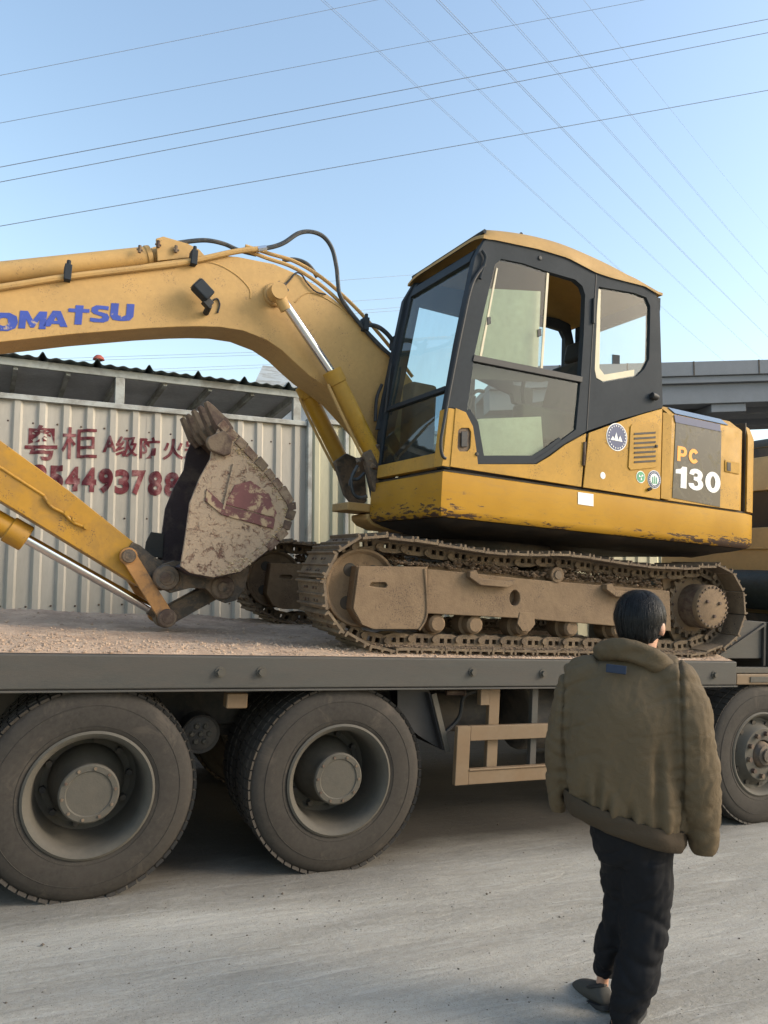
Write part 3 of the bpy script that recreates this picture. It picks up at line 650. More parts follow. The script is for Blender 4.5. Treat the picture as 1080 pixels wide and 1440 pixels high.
# round lamp with seven lenses between the rear wheels, small tan box, flap, brackets
p = aty(281, 1031, D0+.42)
lamp = MB().lathe([(.0, .02), (.088, .02), (.10, .012), (.115, .03), (.118, 0), (.118, -.10), (0, -.10)], p, (0, -1, 0), 30).build('round_lamp', M['dark'], TRK)
for k in range(7):
    a = 2*pi*k/6; r_ = 0 if k == 6 else .052
    MB().lathe([(0, .036), (.012, .034), (.018, .022)], (p.x+r_*cos(a), p.y, p.z+r_*sin(a)), (0, -1, 0), 12).build('lens', M['rim'], lamp)
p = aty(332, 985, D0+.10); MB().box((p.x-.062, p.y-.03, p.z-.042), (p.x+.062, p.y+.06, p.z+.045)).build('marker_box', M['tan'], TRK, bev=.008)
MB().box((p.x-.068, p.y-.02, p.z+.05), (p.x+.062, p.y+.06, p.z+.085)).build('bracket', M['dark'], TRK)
a, b_ = aty(603, 975, D0+.10), aty(623, 1055, D0+.10)
fl = MB(); fl.add([a, b_, b_+V((-.02, .62, .0)), a+V((-.02, .62, 0)), a+V((.012, 0, 0)), b_+V((.012, 0, 0)), b_+V((-.008, .62, 0)), a+V((-.008, .62, 0))], [(0, 1, 2, 3), (7, 6, 5, 4), (0, 4, 5, 1), (1, 5, 6, 2), (2, 6, 7, 3), (3, 7, 4, 0)])
fl.build('mud_flap', M['black'], TRK); MB().bar(a+V((.03, -.01, 0)), b_+V((.03, -.01, -.01)), .035, .012, (0, 1, 0)).build('flap_bracket', M['rim'], TRK)
pts = [aty(x, y, D0+.14) for x, y in ((560, 960), (560, 1010), (590, 1035), (622, 1055), (606, 975), (600, 960))]
MB().prism([(q.x, q.z) for q in pts], D0+.15, D0+.16).build('splash_guard', M['black'], TRK)
MB().tube([aty(620, 1035, D0+.3), aty(645, 1010, D0+.3), aty(652, 980, D0+.28), aty(668, 972, D0+.26)], .014).build('air_hose', M['hose'], TRK)
q = aty(640, 974, D0+.2); MB().cyl(q-V((.07, 0, 0)), q+V((.06, 0, 0)), .018, 12).cyl(q+V((.06, 0, 0)), q+V((.075, 0, 0)), .026, 12).build('air_valve', M['rust'], TRK)
MB().cyl((2.45, D0+.62, .80), (3.1, D0+.62, .80), .14, 24).build('air_tank', M['dark'], TRK, bev=.02)
MB().cyl((3.3, D0+.5, .78), (4.3, D0+.5, .78), .24, 28).build('fuel_tank', M['dark'], TRK, bev=.03)
# side guard
zt, zb = .825, .452
gd = MB(); gx0, gx1 = 2.53, 4.42
gd.box((gx0, D0, zb), (gx0+.10, D0+.04, zt)).box((gx1-.10, D0, zb), (gx1, D0+.04, zt)).box((gx0+.1, D0+.002, zt-.095), (gx1-.1, D0+.038, zt)).box((gx0+.1, D0+.002, zb), (gx1-.1, D0+.038, zb+.085))
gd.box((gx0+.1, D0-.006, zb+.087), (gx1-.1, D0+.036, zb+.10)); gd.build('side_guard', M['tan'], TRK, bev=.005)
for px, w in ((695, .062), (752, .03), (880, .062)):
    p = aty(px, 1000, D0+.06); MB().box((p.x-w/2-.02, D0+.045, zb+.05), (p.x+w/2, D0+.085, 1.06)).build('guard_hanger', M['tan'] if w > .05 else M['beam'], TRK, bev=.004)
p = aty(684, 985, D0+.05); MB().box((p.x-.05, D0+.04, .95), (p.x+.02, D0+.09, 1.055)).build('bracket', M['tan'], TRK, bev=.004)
MB().bar(aty(988, 968, D0+.12), aty(968, 1015, D0+.12), .02, .045).build('strut', M['beam'], TRK)
# area ahead of the flatbed
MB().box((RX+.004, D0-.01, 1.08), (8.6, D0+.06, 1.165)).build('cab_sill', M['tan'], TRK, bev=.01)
MB().box((RX+.004, D0+.0, 1.169), (8.6, D0+.05, 1.215)).build('running_board', M['rim'], TRK, bev=.006)
sl = MB().box((RX+.15, D0-.018, 1.10), (RX+.42, D0-.012, 1.145)); sl.build('slot_plate', M['rim'], TRK, bev=.004)
pp = [aty(x, y, D0+.16) for x, y in ((1003, 926), (1040, 872), (1078, 875), (1078, 926))]
gs = MB().prism([(q.x, q.z) for q in pp], D0+.16, D0+.19); gs.build('headboard_gusset', M['beam'], TRK, bev=.004)
a, b_ = pp[0], aty(1074, 878, D0+.15); MB().bar(V((a.x, D0+.145, a.z)), V((b_.x, D0+.145, b_.z)), .022, .018).build('gusset_rib', M['beam'], TRK)
MB().bar(V((b_.x, D0+.145, HD-.05)), V((b_.x, D0+.145, b_.z+.01)), .025, .02).build('gusset_rib', M['beam'], TRK)
MB().box((pp[2].x, D0+.1, HD-.1), (pp[2].x+.06, YT1-.1, pp[2].z)).build('headboard', M['beam'], TRK, bev=.006)
XC = 6.55
def zc(py, px=1072): return atx(px, py, XC).z
z_top = zc(612); zs = [zc(y) for y in (806, 770, 742, 691, 651, 643, 630, 625)]
cy0, cy1 = D0+.05, YT1-.05
ce = MB(); ce.box((XC+.03, cy0+.03, .95), (8.55, cy1-.03, z_top-.25)); cabt = ce.build('truck_cab', M['tan_lit'], TRK, bev=.08, label='tan truck cab seen from behind')
# far edge of cab rear follows the photo: panels on the rear face
yfar = atx(972, 785, XC).y
MB().box((XC-.03, cy0, zs[0]+.02), (XC+.028, yfar, zs[2])).build('rear_panel', M['tan_lit'], cabt, bev=.01)
MB().box((XC-.045, cy0, zs[1]-.015), (XC-.031, yfar, zs[1]+.0)).build('panel_rib', M['tan_lit'], cabt)
MB().box((XC-.01, cy0, zs[2]+.004), (XC+.027, yfar, zs[3])).build('rear_window', M['glassdark'], cabt)
MB().box((XC-.03, cy0, zs[3]+.004), (XC+.028, cy1, zs[5])).build('rear_panel', M['tan_lit'], cabt, bev=.01)
MB().box((XC-.02, cy0, zs[5]+.004), (XC+.026, cy1, zs[6])).build('dark_strip', M['dark'], cabt)
MB().box((XC-.03, cy0, zs[6]+.004), (XC+.028, cy1, z_top-.13)).build('rear_panel', M['tan_lit'], cabt, bev=.01)
MB().box((XC+.1, cy0+.1, z_top-.24), (8.2, cy1-.1, z_top)).build('roof_fairing', M['beam'], cabt, bev=.08)
MB().cyl((XC-.22, cy0+.1, zs[0]-.17), (XC-.22, cy1-.2, zs[0]-.17), .19, 22).build('rolled_tarpaulin', M['tarp'], TRK, bev=.03)
MB().box((XC-.25, cy0+.02, .9), (XC, cy1-.1, zs[0]-.40)).build('tool_rack', M['dark'], TRK)

# side window, door seam and handle of the cab, beyond the photo's edge
MB().box((XC+.75, cy0-.004, 2.05), (XC+1.75, cy0+.027, 2.85)).build('side_window', M['glassdark'], cabt, bev=.01)
MB().box((XC+.66, cy0+.015, 1.05), (XC+.68, cy0+.028, 2.95)).build('door_seam', M['black'], cabt)
MB().box((XC+.78, cy0-.02, 1.80), (XC+.98, cy0+.027, 1.85)).build('door_handle', M['black'], cabt, bev=.01)
# dirt on the deck
XA, XB, YA, YB = LX+.02, RX-.02, YT0+.0, YT1-.0
def dz(x, y):
    n = noise.noise(V((x*1.3, y*2.2, 9)))*.5+noise.noise(V((x*6, y*9, 2)))*.25+noise.noise(V((x*19, y*24, 4)))*.24+noise.noise(V((x*45, y*50, 4)))*.18
    e = min((y-YA)/.10, (YB-y)/.08, (x-XA)/.05, (XB-x)/.05, 1); e = max(0, e)
    h = .026+.030*n+.016*max(0, (y-YT0-1.3)/1.2)
    h += .035*max(0, 1-abs(y-YB+.22)/.28)*(.6+.7*noise.noise(V((x*3, y*4, 7))))
    return HD+.003+max(.002, h)*e**.6*(.55+.45*e)
db = MB().grid(520, 150, lambda a, b_: (lambda x, y: V((x, y, dz(x, y))))(XA+(XB-XA)*a, YA+(YB-YA)*b_))
tag(db.build('deck_dirt', M['dirt'], ang=180), 'thin layer of dried reddish earth covering the flatbed', kind='stuff')
pb = MB(); rg = random.Random(5)
for i in range(5200):
    x = rg.uniform(-.6, RX-.05); y = YT0+.01+2.4*abs(rg.gauss(0, .16)) if rg.random() < .75 else rg.uniform(YA+.1, YB-.05)
    if y > YB-.03: continue
    rock(pb, (x, y, dz(x, y)+.001), rg.choice((.005, .006, .008, .012))*rg.uniform(.7, 1.4), rg)
tag(pb.build('deck_crumbs', M['dirt'], ang=10), 'crumbs of dry earth along the edge of the flatbed', kind='stuff')

# ================================================================== EXCAVATOR
EX = empty('excavator', OU, 'yellow crawler excavator with grey cab loaded on the flatbed truck', 'excavator')
# ---- tracks
ZT = HD+.045
def track_path():
    pts = []
    ci, cs = V((1.895, ZT+.375)), V((4.83, ZT+.365)); ri, rs = .315, .315
    pts += [(1.98+.1*i, ZT+.012) for i in range(29)]
    for i in range(0, 19): a = -pi/2+pi*i/18; pts.append((cs.x+rs*cos(a), cs.y+.005+rs*sin(a)*1.0))
    top = [(4.55, 1.955), (4.2, 1.945), (3.9, 1.955), (3.6, 1.975), (3.38, 1.985), (3.1, 1.965), (2.8, 1.955), (2.5, 1.97), (2.2, 1.995)]
    pts += top
    for i in range(0, 19): a = pi/2+.06+(pi-.35)*i/18; pts.append((ci.x+ri*cos(a), ci.y+ri*sin(a)))
    P = [V((x, 0, z)) for x, z in pts]; P.append(P[0]); return P
TP = track_path()
def resample(P, n):
    L = [0]
    for a, b_ in zip(P, P[1:]): L.append(L[-1]+(b_-a).length)
    out = []; j = 0
    for k in range(n):
        t = L[-1]*k/n
        while L[j+1] < t: j += 1
        out.append(P[j].lerp(P[j+1], (t-L[j])/(L[j+1]-L[j])))
    return out, L[-1]
NS = 44
ctr, plen = resample(TP, NS); pitch = plen/NS
yc = D0+.03+.25
s_ = MB(); hw = pitch*.5-.002
s_.box((-hw, -.25, 0), (hw, .25, .016))
for gxp, gh in ((-hw+.006, .036), (0.0, .030), (hw-.024, .036)):
    s_.prism([(gxp-.009, .015), (gxp+.011, .015), (gxp+.006, gh), (gxp-.004, gh)], -.25, .25)
shoe_me = s_.mesh('track_shoe', M['mudsteel'], centre=False)[0]
l_ = MB()
for y in (-.085, .06):
    l_.prism([(-hw-.012, -.062), (-hw+.04, -.078), (hw-.04, -.078), (hw+.012, -.062), (hw+.005, -.001), (-hw-.005, -.001)], y, y+.026, holes=[[(-.045, -.05), (-.012, -.05), (-.012, -.018), (-.045, -.018)], [(.012, -.05), (.045, -.05), (.045, -.018), (.012, -.018)]])
l_.cyl((hw, -.105, -.045), (hw, .105, -.045), .021, 12)
link_me = l_.mesh('track_link', M['mudsteel'], centre=False)[0]
bl_ = MB()
for x in (-.04, .04):
    for y in (-.11, -.06, .06, .11): bl_.cyl((x, y, .016), (x, y, .026), .009, 6)
bolt_me = bl_.mesh('shoe_bolts', M['rust'], centre=False)[0]
PX = lambda px, py, yo: (lambda q: (q.x, q.z))(aty(px, py, D0+yo))
def pf(pts, yo): return [PX(x, y, yo) for x, y in pts]
def make_track():
    fr = MB()
    outl = pf([(601, 800), (665, 806), (738, 814), (847, 823), (942, 831), (944, 888), (847, 879), (738, 870), (601, 863)], .13)
    hc = PX(724, 841, .13); fr.prism(outl, D0+.13, D0+.42, holes=[[(hc[0]+.042*cos(t*pi/8), hc[1]+.055*sin(t*pi/8)) for t in range(16)]])
    fr.prism([(x, z+(.0 if i > 4 else .03)) for i, (x, z) in enumerate(outl)], D0+.20, D0+.36)
    T = fr.build('crawler_track', M['trackf'], EX, bev=.008)
    for k, c in enumerate(ctr):
        n_ = ctr[(k+1) % NS]; pr = ctr[(k-1) % NS]
        d = (n_-pr).normalized(); nz = V((d.z, 0, -d.x))     # outward
        # path runs: bottom forward (+x), so outward = (d.z,0,-d.x)
        Mx = Matrix(((d.x, 0, nz.x, c.x), (0, 1, 0, yc), (d.z, 0, nz.z, c.z), (0, 0, 0, 1)))
        Mx = Mx @ Matrix.Rotation(random.uniform(-.012, .012), 4, 'Y')
        place(shoe_me, 'track_shoe', Mx, T); place(link_me, 'track_link', Mx, T)
        if 6 < k: place(bolt_me, 'shoe_bolts', Mx, T)['kind'] = 'stuff'
    # front guard box
    gp = pf([(504, 796), (601, 797), (601.5, 859), (592, 885), (526, 885), (508, 878), (496, 856)], .09)
    sc_ = PX(532, 822, .09)
    slot = [(sc_[0]-.062, sc_[1]-.012), (sc_[0]-.05, sc_[1]+.010), (sc_[0]+.05, sc_[1]+.016), (sc_[0]+.062, sc_[1]), (sc_[0]+.05, sc_[1]-.018), (sc_[0]+.0, sc_[1]-.018)]
    gb = MB().prism(gp, D0+.085, D0+.105, holes=[slot]); gb.prism([(x, z) for x, z in gp], D0+.12, D0+.40); gb.build('guard_box', M['trackf'], T, bev=.006)
    wb = MB(); a = PX(597, 800, .085); b_ = PX(600, 862, .085); c_ = PX(589, 886, .085)
    wb.tube([V((a[0], D0+.083, a[1])), V((b_[0], D0+.083, b_[1])), V((c_[0], D0+.083, c_[1]))], .008, 6); wb.build('weld_seam', M['trackf'], T)
    # idler
    ic = V((1.875, 0, ZT+.375)); iw = MB(); hs = []
    iw.lathe([(.05, .03), (.20, .03), (.245, .045), (.25, .045), (.252, -.045), (.0, -.045)], (ic.x, D0+.24, ic.z), (0, -1, 0), 48)
    iw.lathe([(.218, .04), (.235, .062), (.25, .062), (.255, .04)], (ic.x, D0+.24, ic.z), (0, -1, 0), 48)
    iw.cyl((ic.x, D0+.14, ic.z), (ic.x, D0+.34, ic.z), .07, 24); idl = iw.build('idler_wheel', M['trackf'], T, bev=.004)
    for t in (2.2, 4.0, .9, 5.3):
        x, z = ic.x+.135*cos(t), ic.z+.135*sin(t); MB().lathe([(0, .034), (.042, .033), (.046, .028)], (x, D0+.24, z), (0, -1, 0), 18).build('idler_hole', M['belly'], idl)
    # rollers
    for px, py in ((614, 874), (667, 877), (735, 880), (802, 885), (868, 889)):
        x, z = PX(px, py, .17); z = ZT+.012+.085+.065
        MB().lathe([(0, .14), (.045, .14), (.062, .125), (.066, .06), (.085, .05), (.085, -.05), (.066, -.06), (0, -.1)], (x, D0+.29, z), (0, -1, 0), 22).build('roller', M['trackf'], T)
        if px == 735: MB().prism([(x-.06, z+.10), (x+.06, z+.10), (x+.075, z+.02), (x+.03, z-.03), (x-.03, z-.03), (x-.075, z+.02)], D0+.125, D0+.138).build('roller_bracket', M['trackf'], T, bev=.003)
    x, z = PX(785, 796, .12); z = 1.985-.085-.052
    MB().cyl((x, D0+.12, z), (x, D0+.34, z), .058, 20).build('carrier_roller', M['trackf'], T, bev=.008)
    MB().lathe([(0, .012), (.03, .01), (.034, 0)], (x, D0+.12, z), (0, -1, 0), 16).build('roller_cap', M['rust'], T)
    MB().box((x-.05, D0+.22, z-.15), (x+.05, D0+.34, z+.02)).build('roller_post', M['trackf'], T)
    # steps bolted on the beam
    for (pa, pb_) in (((658, 808), (722, 822)), ((850, 826), (910, 838))):
        (x0, z0), (x1, z1) = PX(*pa, .1), PX(*pb_, .1); st_ = MB()
        st_.prism([(x0, z0+.02), (x0+.05, z0+.035), (x0+.08, z1+.03), (x1-.05, z1+.02), (x1, z1+.03), (x1, z1-.0), (x1-.06, z1-.022), (x0+.09, z1-.018), (x0, z1+.03)], D0+.075, D0+.128); st_.build('step_bracket', M['trackf'], T, bev=.006)
    # sprocket + final drive
    sc = V((4.83, 0, ZT+.37)); sp = MB(); n = 21; prof = []
    for k in range(n):
        a = 2*pi*k/n; w_ = 2*pi/n
        for f, r_ in ((-.5, .225), (-.28, .232), (-.12, .268), (.12, .268), (.28, .232)): prof.append((sc.x+r_*cos(a+f*w_), sc.z+r_*sin(a+f*w_)))
    sp.prism(prof, D0+.262, D0+.30); sp.build('sprocket', M['mudsteel'], T)
    fd = MB().lathe([(.0, .212), (.15, .212), (.166, .205), (.172, .19), (.172, .02), (.235, .0), (.235, -.03), (.25, -.04), (.25, -.12), (0, -.12)], (sc.x, D0+.27, sc.z), (0, -1, 0), 48); FD = fd.build('final_drive', M['trackf'], T)
    MB().lathe([(.1735, .01), (.1735, .17)], (sc.x, D0+.27, sc.z), (0, -1, 0), 48).build('drive_drum', M['rust'], T)
    bb = MB()
    for k in range(24):
        a = 2*pi*k/24; bb.cyl((sc.x+.155*cos(a), D0+.06, sc.z+.155*sin(a)), (sc.x+.155*cos(a), D0+.05, sc.z+.155*sin(a)), .009, 6)
    for k in range(12):
        a = 2*pi*k/12; bb.cyl((sc.x+.212*cos(a), D0+.275, sc.z+.212*sin(a)), (sc.x+.212*cos(a), D0+.255, sc.z+.212*sin(a)), .011, 6)
    for t in (.4, 2.6, 4.9): bb.lathe([(0, .018), (.012, .016), (.014, .0)], (sc.x+.075*cos(t), D0+.058, sc.z+.075*sin(t)), (0, -1, 0), 10)
    tag(bb.build('drive_bolts', M['rust'], T), kind='stuff')
    mp_ = MB().prism(pf([(930, 806), (985, 800), (1012, 815), (1018, 860), (1000, 905), (950, 905), (938, 880)], .31), D0+.305, D0+.33); mp_.build('motor_plate', M['trackf'], T, bev=.004)
    # mud lying on the frame
    md = MB(); rg = random.Random(11)
    for i in range(2200):
        x = rg.uniform(2.1, 4.4); y = D0+rg.uniform(.14, .42); t = (x-2.33)/(4.42-2.33); zt_ = (outl[0][1]+(outl[4][1]-outl[0][1])*t)
        amp = .075*max(0, .5+noise.noise(V((x*2.1, y*3, 1)))*1.3)
        if 3.05 < x < 3.3: amp *= .3
        rock(md, (x, y, zt_+rg.uniform(.015, .035+amp)), rg.uniform(.008, .022), rg)
    for i in range(700):
        x = rg.uniform(1.9, 4.95); rock(md, (x, D0+rg.choice((rg.uniform(.02, .10), rg.uniform(.05, .45))), ZT+rg.uniform(.012, .022)), rg.uniform(.004, .013), rg)
    for i in range(260):       # lumps carried on the upper run of the chain
        k = rg.randrange(23, 38); c = ctr[k]; rock(md, (c.x+rg.uniform(-.09, .09), yc+rg.uniform(-.24, .24), c.z+rg.uniform(.016, .028)), rg.uniform(.005, .015), rg)
    tag(md.build('mud_lumps', M['mud'], T, ang=10), kind='stuff')
    return T
T1 = make_track()
T2 = T1.copy(); col.objects.link(T2); T2.location = T1.location+V((0, 1.99, 0)); WPOS[T2.name] = WPOS[T1.name]
for ch in list(T1.children):
    c = ch.copy(); col.objects.link(c); c.parent = T2; c.matrix_parent_inverse = ch.matrix_parent_inverse.copy()
    for g_ in ch.children: gg = g_.copy(); col.objects.link(gg); gg.parent = c; gg.matrix_parent_inverse = g_.matrix_parent_inverse.copy()
# carbody + slew ring
MB().prism([(2.75, HD+.33), (4.05, HD+.33), (3.95, HD+.60), (2.85, HD+.60)], YT0+.45, YT1-.45).build('carbody', M['dark'], EX, bev=.02)
MB().cyl((OU.x, OU.y, HD+.58), (OU.x, OU.y, HD+.84), .62, 40).build('slew_ring', M['dark'], EX, bev=.02)
for sx in (-1, 1):
    for sy in (-1, 1): MB().bar((OU.x+sx*.35, OU.y+sy*.3, HD+.46), (OU.x+sx*1.0, OU.y+sy*.80, HD+.36), .30, .22).build('carbody_leg', M['dark'], EX, bev=.02)

# ---- upper structure (own rotated frame: x to the tail, y away, z up from deck)
def plan(ins=0.0, x0=-1.15, yside=-1.22, xr=1.86, xt=2.14, yfarp=1.22):
    a = [(x0+ins, yside+ins), (xr-.10, yside+ins), (xr+.02-ins*.5, yside+.006+ins), (xr+.13-ins, yside+.04+ins), (xr+.20-ins, yside+.14+ins), (xt-.02-ins, -.75), (xt-ins, -.3), (xt-ins, .3), (xt-.06-ins, .75), (xr+.08-ins, yfarp-.13-ins), (xr-.05, yfarp-ins), (-.35+ins, yfarp-ins), (-.35+ins, -.20), (x0+ins, -.20)]
    return a
def loft_plan(levels, name, m_, bev=0, **kw):
    mb = MB(); rg_ = [[V((x, y, z)) for x, y in plan(ins, **kw)] for z, ins in levels]
    mb.rings(rg_); return mb.build(name, m_, EX, MU, bev=bev)
ZS = 1.205
loft_plan([(.912, .034), (.93, .014), (.96, 0), (ZS-.006, 0), (ZS, .006)], 'side_skirt', M['skirt'])
loft_plan([(.825, .46), (.85, .28), (.885, .11), (.908, .045)], 'belly_pan', M['belly'])
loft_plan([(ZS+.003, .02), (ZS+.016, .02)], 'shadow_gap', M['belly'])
# engine hood
def hood(z0, z1, x0, name, m_, xr=1.86, ex=0.0, y0=-1.22):
    mb = MB(); lv = [(z0, 0), (z1-.10, 0), (z1-.085, .010), (z1-.012, .095), (z1, .13)]; rgs = []
    for z, ins in lv:
        a = [(x0, y0+ins), (xr-.10, y0+ins), (xr-.04-ins*.3, y0+.02+ins), (xr-.0-ins, y0+.10+ins), (xr-ins, 0), (xr-ins, 1.1-ins), (xr-.08-ins, 1.2-ins), (x0, 1.2-ins)]
        rgs.append([V((x, y, z-(.05*(x-x0) if False else 0))) for x, y in a])
    mb.rings(rgs); return mb.build(name, m_, EX, MU, bev=0)
HZ = 2.00
hd_ = hood(ZS+.018, HZ, .905, 'engine_hood', M['yellow'], xr=1.855)
# counterweight
cw = MB(); rgs = []
for z, ins in ((ZS+.018, 0), (HZ-.14, 0), (HZ-.06, .02), (HZ-.015, .06)):
    a = [(1.872, -1.215+ins), (1.95-ins, -1.205+ins), (2.01-ins, -1.17+ins), (2.06-ins, -1.05+ins*.5), (2.12-ins, -.7), (2.14-ins, 0), (2.12-ins, .6), (2.05-ins, 1.0), (1.93-ins, 1.17-ins), (1.872, 1.215-ins)]
    rgs.append([V((x, y, z)) for x, y in a])
cw.rings(rgs); cw.build('counterweight', M['yellow'], EX, MU, bev=.008)
MB().box((1.858, -1.20, ZS+.02), (1.869, 1.19, HZ-.02)).build('rubber_seam', M['belly'], EX, MU)
MB().box((-.10, .30, ZS+.018), (.90, 1.19, 1.78)).build('fuel_tank', M['yellow'], EX, MU, bev=.04)

# deck + front face under the cab
# cab ------------------------------------------------------------
YN, YF = -1.22, -.20
Aout = [(628, 573), (645, 480), (668, 362), (684, 334), (691, 334), (757, 348), (797, 360), (837, 381), (860, 388.5), (905, 400), (922, 409), (928, 440), (932, 573), (872, 590), (826, 606), (792, 625), (772, 640), (753, 652), (671, 652.5), (668, 627), (664, 600), (654, 580), (637, 573)]
Hdoor = [(705, 364), (735, 370), (766, 380.5), (795, 389), (809, 393), (819, 402), (823, 414.5), (821, 470), (817, 532), (810, 604), (790, 619), (771, 633.5), (752, 646), (676, 646), (673, 625), (668.5, 596), (656.5, 577.5), (661, 545), (667, 499.5), (680, 440), (696, 372)]
Hrear = [(842, 403), (891, 411.5), (909, 418), (914.5, 430.5), (914, 470), (913, 505), (906, 519), (896, 529), (848, 537.5), (838.5, 533), (836, 519.5), (838, 460)]
def box_hole(l, f): cx = sum(p[0] for p in l)/len(l); cz = sum(p[1] for p in l)/len(l); return [(cx+(x-cx)*f, cz+(z-cz)*f) for x, z in l]
cb = MB(); A_l, D_l, R_l = UL(Aout), UL(Hdoor), UL(Hrear)
cb.prism(A_l, YN, YN+.045, holes=[D_l, R_l])
cb.prism(A_l, YF-.045, YF, holes=[[(-1.02, 1.52), (-.84, 2.68), (-.34, 2.68), (-.34, 1.52)], [(-.27, 1.55), (-.27, 2.20), (.34, 2.20), (.34, 1.75), (.18, 1.55)], R_l])
zr0 = min(z for x, z in A_l)
# rear wall frame with window
for z0, z1 in ((1.3, 2.05), (2.74, 2.84)): cb.box((.79, YN+.045, z0), (.835, YF-.045, z1))
for y0, y1 in ((YN+.045, YN+.13), (YF-.13, YF-.045)): cb.box((.792, y0, 2.05), (.832, y1, 2.74))
# front frame
FP = [(-1.15, 1.235), (-1.125, 1.62), (-1.06, 2.09), (-.955, 2.70), (-.90, 2.83), (-.80, 2.885)]
def strip(mb, a, b_, y0, y1, th=.05):
    d = (V((b_[0], 0, b_[1]))-V((a[0], 0, a[1]))).normalized(); n_ = V((d.z, 0, -d.x))*th
    P = [V((a[0], y, a[1])) for y in (y0, y1)]+[V((b_[0], y, b_[1])) for y in (y0, y1)]
    P += [p+n_ for p in P]
    mb.add(P, [(0, 1, 3, 2), (4, 6, 7, 5), (0, 4, 5, 1), (2, 3, 7, 6), (0, 2, 6, 4), (1, 5, 7, 3)])
def pil(y0, y1, m_, name, upto=5, frm=0):
    mb = MB(); a = [V((x, y0, z)) for x, z in FP[frm:upto+1]]; b2 = [V((x, y1, z)) for x, z in FP[frm:upto+1]]
    c2 = [V((x+.055, y1, z-.01)) for x, z in FP[frm:upto+1]]; d2 = [V((x+.055, y0, z-.01)) for x, z in FP[frm:upto+1]]
    mb.rings([[a[i], b2[i], c2[i], d2[i]] for i in range(len(a))]); return mb
for y0, y1 in ((YN+.004, YN+.10), (YF-.10, YF-.004)):
    mb = pil(y0, y1, None, ''); cb.add(mb.v, mb.f)
cabo = cb.build('cab', M['cabgrey'], EX, MU)
def fz(z):
    for (x0, z0), (x1, z1) in zip(FP, FP[1:]):
        if z <= z1: return x0+(x1-x0)*(z-z0)/(z1-z0)
    return FP[-1][0]
def cross(z0, z1, name, m_, pro=0.0, th=.05):
    mb = MB(); zz = [z0, (z0+z1)/2, z1]
    mb.rings([[V((fz(z)-pro, YN+.10, z)), V((fz(z)-pro, YF-.10, z)), V((fz(z)+th, YF-.10, z)), V((fz(z)+th, YN+.10, z))] for z in zz]); return mb.build(name, m_, cabo, MU, bev=.004)
cross(1.237, 1.335, 'front_sill', M['yellow'], .012); cross(1.765, 1.80, 'front_crossbar', M['cabgrey'], .006); cross(2.70, 2.875, 'front_header', M['cabgrey'], .01)
def pane(z0, z1, name, m_):
    mb = MB(); zz = [z0+(z1-z0)*i/8 for i in range(9)]
    mb.rings([[V((fz(z)+.012, YN+.10, z)), V((fz(z)+.012, YF-.10, z)), V((fz(z)+.017, YF-.10, z)), V((fz(z)+.017, YN+.10, z))] for z in zz]); return mb.build(name, m_, cabo, MU)
pane(1.337, 1.763, 'lower_windshield', M['bluefilm']); pane(1.802, 2.698, 'windshield', M['glass'])
# yellow corner base of the near front pillar
mb = MB(); zz = [1.237, 1.45, 1.60, 1.625]
mb.rings([[V((fz(z)-.012, YN-.006, z)), V((fz(z)-.012, YN+.10, z)), V((fz(z)-.002, YN+.10, z)), V((fz(z)-.002, YN+.002, z)), V((fz(z)+.055, YN+.0015, z)), V((fz(z)+.055, YN-.006, z))] for z in zz]); mb.build('pillar_base', M['yellow'], cabo, MU, bev=.003)
# roof
def edge_z(x):
    pts = sorted(UL([(684, 334), (691, 334), (757, 348), (797, 360), (837, 381), (860, 388.5), (905, 400), (924, 411)]))
    if x <= pts[0][0]: return pts[0][1]
    for (x0, z0), (x1, z1) in zip(pts, pts[1:]):
        if x <= x1: return z0+(z1-z0)*(x-x0)/(x1-x0)
    return pts[-1][1]
rx0, rx1 = -.93, .795
def rtop(x):
    t = (x-rx0)/(rx1-rx0); return 2.885+.185*max(0, sin(pi*min(1, max(0, (t*.92+.08)))))**.7-(.06*max(0, (t-.85)/.15)**2)
rf_ = MB(); NX, NY = 36, 20; vs1 = []
for i in range(NX+1):
    x = rx0+(rx1-rx0)*i/NX
    for j in range(NY+1):
        t = j/NY; y = YN-.012+(YF-YN+.024)*t; e = min(t, 1-t)*2; ez = edge_z(x)+.002; s__ = (1-(1-min(1, e/.42))**2.6)
        ze = min(ez, rtop(x)-.01); z = ze+(rtop(x)-ze)*s__
        endf = min(1, min(i, NX-i)/2.0); z = ez+(z-ez)*(endf**.6 if i > NX//2 else 1.0*max(.35, endf**.6)); vs1.append(V((x, y, z)))
rf_.v = vs1; rf_.f = [(i*(NY+1)+j, (i+1)*(NY+1)+j, (i+1)*(NY+1)+j+1, i*(NY+1)+j+1) for i in range(NX) for j in range(NY)]
nb = len(rf_.v); rf_.add([p-V((0, 0, .02)) for p in vs1], [(i*(NY+1)+j, (i+1)*(NY+1)+j, (i+1)*(NY+1)+j+1, i*(NY+1)+j+1) for i in range(NX) for j in range(NY)])
bd = [i*(NY+1) for i in range(NX+1)]+[NX*(NY+1)+j for j in range(1, NY+1)]+[i*(NY+1)+NY for i in range(NX-1, -1, -1)]+[j for j in range(NY-1, 0, -1)]
for k in range(len(bd)): a, b_ = bd[k], bd[(k+1) % len(bd)]; rf_.f.append((a, b_, nb+b_, nb+a))
rf_.build('cab_roof', M['roofp'], cabo, MU, ang=50)
MB().tube([V((-.90, y, 2.905)) for y in (YN+.02, -.9, -.5, YF-.02)], .016, 6).build('roof_gutter', M['cabgrey'], cabo, MU)
